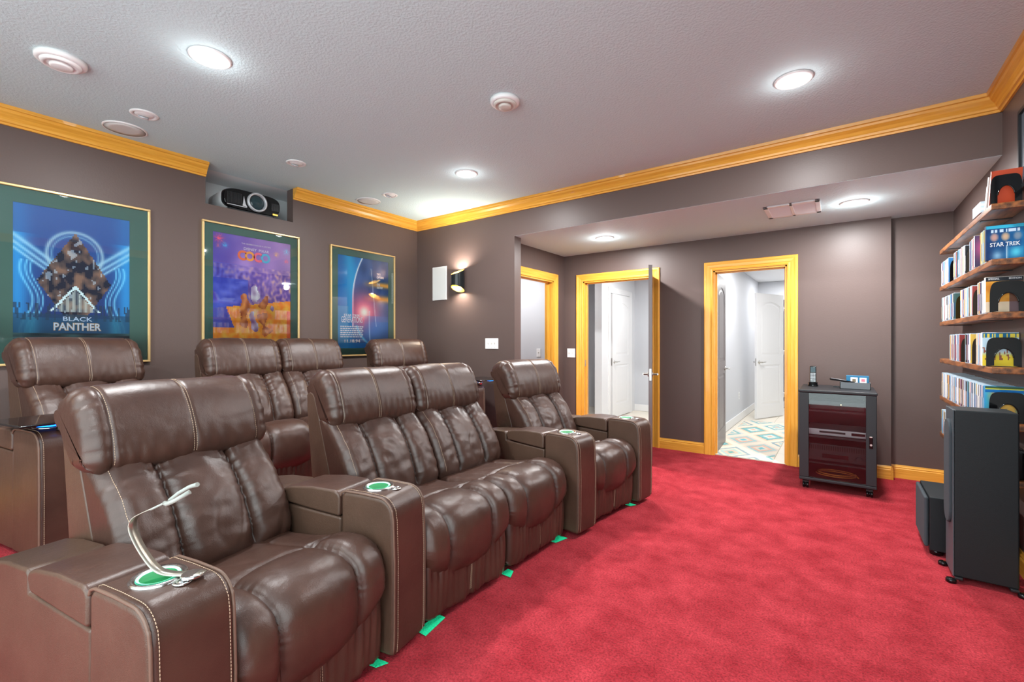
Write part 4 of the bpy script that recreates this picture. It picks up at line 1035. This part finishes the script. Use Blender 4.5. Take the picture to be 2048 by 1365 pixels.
# ------------------------------------------------------------------ tower speaker and subwoofer
tw = thing('tower_speaker', 'tall dark grey floor-standing speaker in front of the shelves', 'speaker', (0.598, 3.378, 0))
MB().box((-0.118, -0.098, 0.03), (0.118, 0.098, 0.900)).build('cabinet', m_speaker, tw, bevel=0.008)
gl = []
for k in range(13): a = PI*k/12; gl.append((0.075*math.cos(a), 0.80-0.03+0.075*math.sin(a)*0.95))
for k in range(13): a = PI+PI*k/12; gl.append((0.075*math.cos(a), 0.36+0.075*math.sin(a)))
MB().prism(gl, 'x', -0.134, -0.118).build('grille', m_grille, tw, bevel=0.006)
MB().box((-0.122, -0.098, 0.03), (-0.116, 0.098, 0.900)).build('baffle', mat('baffle_grey', (70, 80, 86), 0.4), tw, bevel=0.003)
for x in (-0.1, 0.1):
    MB().box((x-0.016, -0.11, 0.018), (x+0.016, 0.115, 0.032)).build('outrigger', m_black, tw, bevel=0.003)
    for y in (-0.105, 0.12):
        MB().lathe([(0.022, 0), (0.022, 0.014), (0.018, 0.020), (0.0001, 0.020)], (x-0.03 if x < 0 else x+0.03, y, 0), 20).build('foot', m_gloss, tw)
sb = thing('subwoofer', 'squat grey subwoofer cube with a cloth front behind the tower speaker', 'speaker', (0.588, 3.80, 0))
MB().box((-0.165, -0.20, 0.03), (0.17, 0.20, 0.345)).build('cabinet', m_speaker, sb, bevel=0.006)
MB().box((-0.187, -0.19, 0.045), (-0.166, 0.19, 0.338)).build('grille', m_grille, sb, bevel=0.010)
for x in (-0.13, 0.13):
    for y in (-0.15, 0.15): MB().lathe([(0.03, 0), (0.034, 0.032)], (x, y, 0), 20).build('foot', m_gloss, sb)

# ------------------------------------------------------------------ shelves and discs on the right wall
SZ = [2.002, 1.702, 1.416, 1.117, 0.8145, 0.5175]
SN, SFar, SX = 3.51, 5.09, 0.66
def ym(y): return 3.51+(y-3.19)*1.075
SLAB = ['top shelf with leaning books', 'second shelf from the top', 'third shelf from the top', 'fourth shelf from the top', 'fifth shelf from the top', 'lowest shelf behind the tower speaker']
for k, z in enumerate(SZ):
    r = thing('wall_shelf', ('rustic brown wooden wall shelf, ' + ['topmost of the six', 'second from the top', 'third from the top', 'fourth from the top', 'fifth from the top', 'lowest of the six'][k]), 'shelf', (0, 0, z), 0, 'rustic wooden wall shelves')
    MB().box((SX, SN, -0.034), (RX-0.001, SFar, 0)).build('board', m_shelfwood, r, bevel=0.004)
    for y in (3.8, 4.8): MB().box((RX-0.13, y-0.012, -0.038), (RX-0.002, y+0.012, -0.034)).build('bracket', m_black, r)
pal = [(226, 226, 226), (210, 214, 220), (60, 130, 190), (40, 90, 150), (180, 190, 200), (240, 236, 226), (150, 60, 60), (30, 34, 40), (214, 170, 110), (196, 120, 120), (120, 170, 200), (90, 60, 110), (70, 110, 110), (236, 214, 190), (160, 160, 165), (44, 60, 90), (232, 196, 90), (236, 236, 238), (200, 206, 214), (150, 190, 214)]
PN = ['white', 'pale grey', 'mid blue', 'deep blue', 'silver grey', 'cream', 'dark red', 'black', 'tan', 'dusty pink', 'sky blue', 'purple', 'dark teal', 'peach', 'grey', 'navy', 'yellow', 'bright white', 'light grey', 'pale blue']
PM = [mat('sleeve_%d' % i, c, 0.32) for i, c in enumerate(pal)]
m_case = mat('clear_case_edge', (188, 206, 218), 0.3)
def disc_mesh():
    s = MB(); s.box((0.0012, -0.0062, 0), (0.134, 0.0062, 0.190), 1)
    s.box((0, -0.0068, 0.004), (0.006, 0.0068, 0.186), 0)             # printed spine
    s.box((0.004, -0.0070, 0.005), (0.130, -0.0060, 0.185), 0); s.box((0.004, 0.0060, 0.005), (0.130, 0.0070, 0.185), 0)
    s.box((-0.0004, -0.0045, 0.020), (0.0004, 0.0045, 0.120), 2)       # title strip on the spine
    return s.mesh('disc_case', [PM[0], m_case, m_plate])
DISC = disc_mesh()
DVAR = []
rd = random.Random(11)
for i, m in enumerate(PM):
    me = DISC.copy(); me.materials[0] = m; me.materials[2] = PM[rd.randrange(len(PM))]; DVAR.append(me)
def disc(y, z, k, lab, grp, lean=0, dx=0.0, hs=1.0):
    o = link('disc_case', DVAR[k]); o.location = (SX+0.004+dx, y, z); o.rotation_euler = (lean, 0, 0); o.scale = (1, 1, hs)
    tag(o, lab, 'disc case', grp)
def row(shelf, y0, y1, name, hs=1.0, dx=0.0, lean=0):
    y = ym(y0); y1 = ym(y1); grp = 'film discs on the ' + SLAB[shelf]
    while y < y1:
        k = rd.randrange(len(PM)); disc(y, SZ[shelf]+0.0005, k, PN[k] + '-spined film disc case in the row on the ' + SLAB[shelf], grp, lean, dx+rd.uniform(-0.003, 0.001), hs*rd.uniform(0.985, 1.01)); y += 0.0162
def bookend(label, y, z, hs=1.0, w_=0.135, art=None):
    r = thing('bookend', label, 'bookend', (SX+0.003, ym(y), z), 0, 'black arched metal bookends')
    H_ = 0.165*hs; n_ = 24; out = []; inn = []
    for k in range(n_+1):
        t = k/n_
        # outer rounded rectangle from bottom right over the top to bottom left
        a = PI*t; c, s = math.cos(a), math.sin(a); e = 0.35
        out.append((w_/2+0.5*w_*math.copysign(abs(c)**e, c), H_*abs(s)**e))
        inn.append((w_/2+0.27*w_*c, 0.005 if k in (0, n_) else H_*0.26+H_*0.36*s))
    out[0] = (w_, 0); out[-1] = (0, 0)
    s_ = MB(); N_ = len(out)
    vs = [(p[0], -0.0015, p[1]) for p in out]+[(p[0], -0.0015, p[1]) for p in inn]+[(p[0], 0.0015, p[1]) for p in out]+[(p[0], 0.0015, p[1]) for p in inn]
    fs = []
    for i in range(N_-1):
        fs += [(i, i+1, N_+i+1, N_+i), (2*N_+i+1, 2*N_+i, 3*N_+i, 3*N_+i+1), (i+1, i, 2*N_+i, 2*N_+i+1), (N_+i, N_+i+1, 3*N_+i+1, 3*N_+i)]
    s_.add(vs, fs); o = s_.build('upright', m_gloss, r); fixn(o.data)
    MB().tube([(p[0], -0.003, p[1]) for p in inn[1:-1]], 0.0032, 6).build('arch_rim', m_gloss, r)
    MB().box((0, 0, 0.0005), (w_, 0.009, 0.002)).build('foot_plate', m_gloss, r)
    return r
def cover(label, y, z, w_, h_, cols, title=None, tcol=None, grp=None, name='film_box_set', depth=0.03, x0=-0.008):
    """larger boxed set whose printed front faces the viewer"""
    r = thing(name, label, 'box set' if 'box' in name else 'disc case', (SX+x0, ym(y), z), 0, grp)
    MB().box((0, 0, 0), (w_, depth, h_)).build('slipcase', mat('slip_'+label[:14], cols[0], 0.3), r, bevel=0.0015)
    nx, nz = 30, 34; fs = []; vs = []; cl = []
    for j in range(nz+1):
        for i in range(nx+1): vs.append((w_*(0.01+0.98*i/nx), -0.0008, h_*(0.01+0.98*j/nz)))
    sd = hash(label[:8]) % 7
    for j in range(nz):
        for i in range(nx):
            a = j*(nx+1)+i; fs.append((a, a+1, a+nx+2, a+nx+1)); u, v = (i+0.5)/nx, (j+0.5)/nz
            cl.append(cols[1](u, v))
    me = bpy.data.meshes.new('printed_front'); me.from_pydata(vs, [], fs); me.materials.append(m_print)
    ca = me.color_attributes.new('Col', 'FLOAT_COLOR', 'CORNER'); buf = []
    for c in cl:
        l = s2l([max(0, min(255, q)) for q in c]); buf += [*l, 1.0]*4
    ca.data.foreach_set('color', buf); pf = link('printed_front', me, r)
    for (body, size, x, zz, sx, col) in (title or []):
        text_mesh(body, size, mat('cover_'+str(col), col, 0.5), pf, (x*w_, -0.0016, zz*h_), (PI/2, 0, 0), 'lettering', 0.0003, 0.0004, sx)
    return r
# second shelf: boxed set facing the viewer, then rows
def blue_cover(u, v):
    c = mix((16, 50, 100), (30, 130, 190), u*0.7+0.3*fbm(u*4, v*4, 2))
    if v > 0.90: c = mix(c, (60, 200, 230), 0.8)
    if 0.80 < v < 0.89 and 0.1 < u < 0.95 and fbm(u*40, 3, 1) > -0.1: c = (190, 215, 235)
    for a, col in ((0.22, (190, 150, 140)), (0.52, (200, 170, 140)), (0.84, (120, 140, 160))):
        d = math.hypot((u-a)/0.13, (v-0.66)/0.14)
        if d < 1: c = mix(col, c, d**3)
    if v < 0.36: c = mix(c, (150, 200, 230), 0.8*gs(math.hypot(u-0.30, v-0.12), 0.14)); c = mix(c, (90, 210, 235), 0.9*gs(math.hypot(u-0.80, v-0.2), 0.16))
    c = mix(c, (220, 236, 244), 0.8*gs(u-0.56, 0.02)) if v < 0.4 else c
    return c
cover('blue boxed film set facing out at the near end of the second shelf', 3.255, SZ[1]+0.001, 0.145, 0.192, [(40, 60, 90), blue_cover], [('STAR TREK', 0.031, 0.5, 0.44, 0.74, (225, 232, 238))])
row(1, 3.312, 3.42, 'a', 1.0); cover('dark film case facing out with a magenta picture on the second shelf', 3.50, SZ[1]+0.001, 0.13, 0.19, [(210, 215, 220), lambda u, v: (190, 150, 60) if v > 0.84 and 0.15 < u < 0.6 else mix((60, 60, 90), (200, 90, 150), gs(math.hypot(u-0.35, v-0.6), 0.35))], name='film_case', depth=0.02)
row(1, 3.55, 3.70, 'b'); bookend('black bookend in the middle of the second shelf', 3.76, SZ[1]+0.001)
row(1, 3.80, 4.16, 'c'); bookend('black bookend towards the far end of the second shelf', 4.28, SZ[1]+0.001); row(1, 4.32, 4.62, 'd')
# third shelf
def bronze_cover(u, v):
    if v > 0.88: return (40, 44, 52)
    c = mix((206, 130, 40), (236, 176, 70), fbm(u*5, v*5, 1)+0.5)
    if v < 0.30: c = mix(c, (226, 216, 200), 0.85)
    if u > 0.62: c = mix(c, (60, 40, 60), 0.7)
    return c
cover('dark-topped film box facing out behind a bookend on the third shelf', 3.262, SZ[2]+0.001, 0.145, 0.196, [(230, 226, 220), bronze_cover], [('SPECIAL', 0.012, 0.22, 0.94, 1.0, (214, 218, 222)), ('EDITION', 0.012, 0.78, 0.94, 1.0, (214, 218, 222))])
bookend('black arched bookend at the near end of the third shelf', 3.236, SZ[2]+0.001, 1.02, 0.142)
row(2, 3.312, 3.50, 'a'); bookend('black arched bookend in the middle of the third shelf', 3.60, SZ[2]+0.001); row(2, 3.62, 3.95, 'b'); bookend('black arched bookend towards the far end of the third shelf', 4.08, SZ[2]+0.001); row(2, 4.12, 4.60, 'c', lean=-0.02)
# fourth shelf
def west_cover(u, v):
    if v > 0.86: return mix((30, 110, 150), (230, 210, 80), 1 if abs(fbm(u*24, 1, 1)) > 0.15 and v < 0.96 else 0)
    c = mix((240, 214, 60), (190, 220, 235), sstep(0.25, 0.45, v))
    if 0.18 < v < 0.55 and fbm(u*16, v*5, 3) > 0.22: c = (150, 90, 70)
    return c
cover('blue and yellow film box facing out behind a bookend on the fourth shelf', 3.332, SZ[3]+0.001, 0.145, 0.19, [(225, 228, 232), west_cover])
bookend('black arched bookend at the near end of the fourth shelf', 3.306, SZ[3]+0.001, 0.98, 0.138)
row(3, 3.40, 3.52, 'a'); bookend('black arched bookend second along the fourth shelf', 3.62, SZ[3]+0.001); row(3, 3.66, 3.80, 'b'); bookend('black arched bookend third along the fourth shelf', 3.92, SZ[3]+0.001); row(3, 3.96, 4.30, 'c')
# fifth shelf: full row
def sea_cover(u, v):
    if v > 0.95: return (60, 90, 60)
    if v > 0.90: return (206, 210, 70)
    if v > 0.82: return (20, 110, 180)
    return mix((214, 170, 80), (60, 170, 210), sstep(0.2, 0.5, abs(u-0.5))+0.2*fbm(u*9, v*9, 2))
cover('blue and gold film box facing out behind a bookend on the fifth shelf', 3.275, SZ[4]+0.001, 0.15, 0.195, [(60, 150, 200), sea_cover])
bookend('black arched bookend at the near end of the fifth shelf', 3.249, SZ[4]+0.001, 1.0, 0.145)
row(4, 3.322, 4.60, 'a', 1.0)
# lowest shelf
row(5, 4.15, 4.60, 'a'); bookend('black arched bookend on the lowest shelf behind the tower speaker', 4.13, SZ[5]+0.001)
sbx = thing('storage_bin', 'black rounded box on the lowest shelf behind the tower speaker', 'box', (0.715, 3.63, SZ[5]+0.001))
MB().box((-0.05, -0.11, 0), (0.08, 0.11, 0.165)).build('body', m_gloss, sbx, bevel=0.02, seg=4); MB().box((-0.053, -0.113, 0.150), (0.083, 0.113, 0.158)).build('lid_rim', m_black, sbx)
# top shelf: flat cases and leaning books
m_paper = mat('book_pages', (232, 232, 228), 0.6)
def book(label, y, w_, t, h_, col, lean, x=0.64, grp='books leaning on the top shelf'):
    r = thing('book', label, 'book', (x+0.02, ym(y), SZ[0]+0.002), 0, grp)
    c = mat('bookcover_%d_%d_%d' % col, col, 0.4); p = MB()
    p.box((0, -t/2, 0), (w_, -t/2+0.0025, h_)); p.box((0, t/2-0.0025, 0), (w_, t/2, h_)); p.box((-0.001, -t/2, 0), (0.003, t/2, h_))
    o = p.build('cover', c, r); q = MB().box((0.003, -t/2+0.0025, 0.003), (w_-0.004, t/2-0.0025, h_-0.003)).build('pages', m_paper, r)
    for e in (o, q): e.rotation_euler = (lean, 0, 0)
    return r
book('orange-red spined book leaning at the near end of the top shelf', 3.315, 0.12, 0.018, 0.20, (190, 70, 36), 0.30, 0.655)
book('white paperback leaning behind the orange-red book on the top shelf', 3.345, 0.11, 0.016, 0.18, (224, 220, 214), 0.34, 0.65)
book('pale blue-grey paperback, third of the leaning books on the top shelf', 3.375, 0.11, 0.014, 0.14, (206, 214, 222), 0.45, 0.65)
bookend('dark bookend propping the leaning books on the top shelf', 3.225, SZ[0]+0.001, 0.95, 0.12)
o = thing('disc_stack', 'pale clear disc cases lying slanted in a low stack on the top shelf', 'disc case', (0.655, 3.72, SZ[0]+0.001))
for k in range(5): MB().box((0.002*k, 0.0+0.012*k, 0.015*k), (0.135+0.002*k, 0.19+0.012*k, 0.0145+0.015*k)).build('case', [m_case, m_plate][k % 2], o, bevel=0.002)
# dark framed picture high on the same wall, just entering the frame
fp = thing('wall_picture', 'black picture frame on the right wall above the top shelf, cut by the image edge', 'picture', (RX, 3.31, 2.29))
MB().box((-0.02, -0.31, -0.215), (0, -0.29, 0.215)).box((-0.02, 0.29, -0.215), (0, 0.31, 0.215)).box((-0.02, -0.29, -0.215), (0, 0.29, -0.195)).box((-0.02, -0.29, 0.195), (0, 0.29, 0.215)).build('frame', m_black, fp)
MB().box((-0.008, -0.29, -0.195), (-0.002, 0.29, 0.195)).build('print', mat('dull_print', (70, 78, 86), 0.6), fp)

# ------------------------------------------------------------------ hall rug
def rug_fn(x, y):
    # pastel nested diamonds
    a, b = 0.50, 0.80
    i = math.floor(x/a+0.5); j = math.floor(y/b+0.5)
    d1 = abs(x/a-i)*2+abs(y/b-j)*2
    odd = d1 > 1
    if odd:
        i2 = math.floor(x/a); j2 = math.floor(y/b); d1 = abs(x/a-i2-0.5)*2+abs(y/b-j2-0.5)*2; key = (i2*3+j2*5+1) % 4
    else: key = (i*3+j*5) % 4
    sets = [[(222, 170, 150), (120, 186, 200), (232, 216, 200), (74, 160, 170), (200, 206, 210), (232, 222, 204)],
            [(60, 150, 150), (224, 176, 150), (150, 200, 200), (232, 214, 190), (110, 150, 170), (232, 222, 204)],
            [(70, 180, 205), (222, 214, 200), (226, 168, 150), (130, 190, 200), (216, 200, 190), (232, 222, 204)],
            [(226, 160, 140), (230, 224, 214), (90, 176, 190), (70, 150, 160), (224, 190, 160), (232, 222, 204)]][key]
    k = d1+0.03*fbm(x*14, y*14, 1)
    return mix(sets[min(5, int(k*6.2))], (232, 222, 204), 0.30+0.25*abs(fbm(x*20, y*20, 2)))
rx0, rx1, ry0, ry1 = -1.22, -0.58, 5.41, 8.0
nx, ny = 70, 200; vs = []; fs = []; buf = []
for j in range(ny+1):
    for i in range(nx+1): vs.append((rx0+(rx1-rx0)*i/nx, ry0+(ry1-ry0)*j/ny, 0.008))
for j in range(ny):
    for i in range(nx):
        a = j*(nx+1)+i; fs.append((a, a+1, a+nx+2, a+nx+1)); c = s2l(rug_fn(rx0+(rx1-rx0)*(i+0.5)/nx, ry0+(ry1-ry0)*(j+0.5)/ny)); buf += [*c, 1.0]*4
rg = thing('runner_rug', 'pastel diamond-patterned runner rug on the hall floor beyond the right doorway', 'rug', (0, 0, 0))
me = bpy.data.meshes.new('pile'); me.from_pydata(vs, [], fs); me.materials.append(m_rug); ca = me.color_attributes.new('Col', 'FLOAT_COLOR', 'CORNER'); ca.data.foreach_set('color', buf)
link('pile', me, rg)
MB().box((rx0-0.006, ry0-0.002, 0.001), (rx1+0.006, ry1+0.006, 0.0075)).build('backing', mat('rug_edge', (214, 206, 190), 0.9), rg)
# hall tiles beside the rug
m_grout = mat('tile_grout', (176, 168, 156), 0.8)
tl = MB().box((0, 0, 0), (0.448, 0.448, 0.004)).mesh('tile', m_tile)
hf = bpy.data.objects['floor_hall']; hf.data.materials[0] = m_grout
for i in range(5):
    for j in range(10):
        if j == 0 and i > 2: continue
        o = link('tile', tl, hf); o.location = (-1.28+0.452*i, 5.412+0.452*j, -0.001 if False else -0.0035)
        o.location.z = -0.0036
# thermostat-like outlet on the hall wall
ot = thing('wall_outlet', 'white power outlet low on the hall wall beside the ajar white door', 'outlet', (-1.30, 7.9, 0.40), PI/2)
MB().box((-0.036, -0.006, -0.058), (0.036, 0, 0.058)).build('wall_plate', m_plate, ot, bevel=0.003)
for z in (-0.022, 0.022): MB().lathe([(0.016, -0.0075), (0.016, -0.005)], (0, 0, z), 18, 'y').build('socket', m_offw, ot)
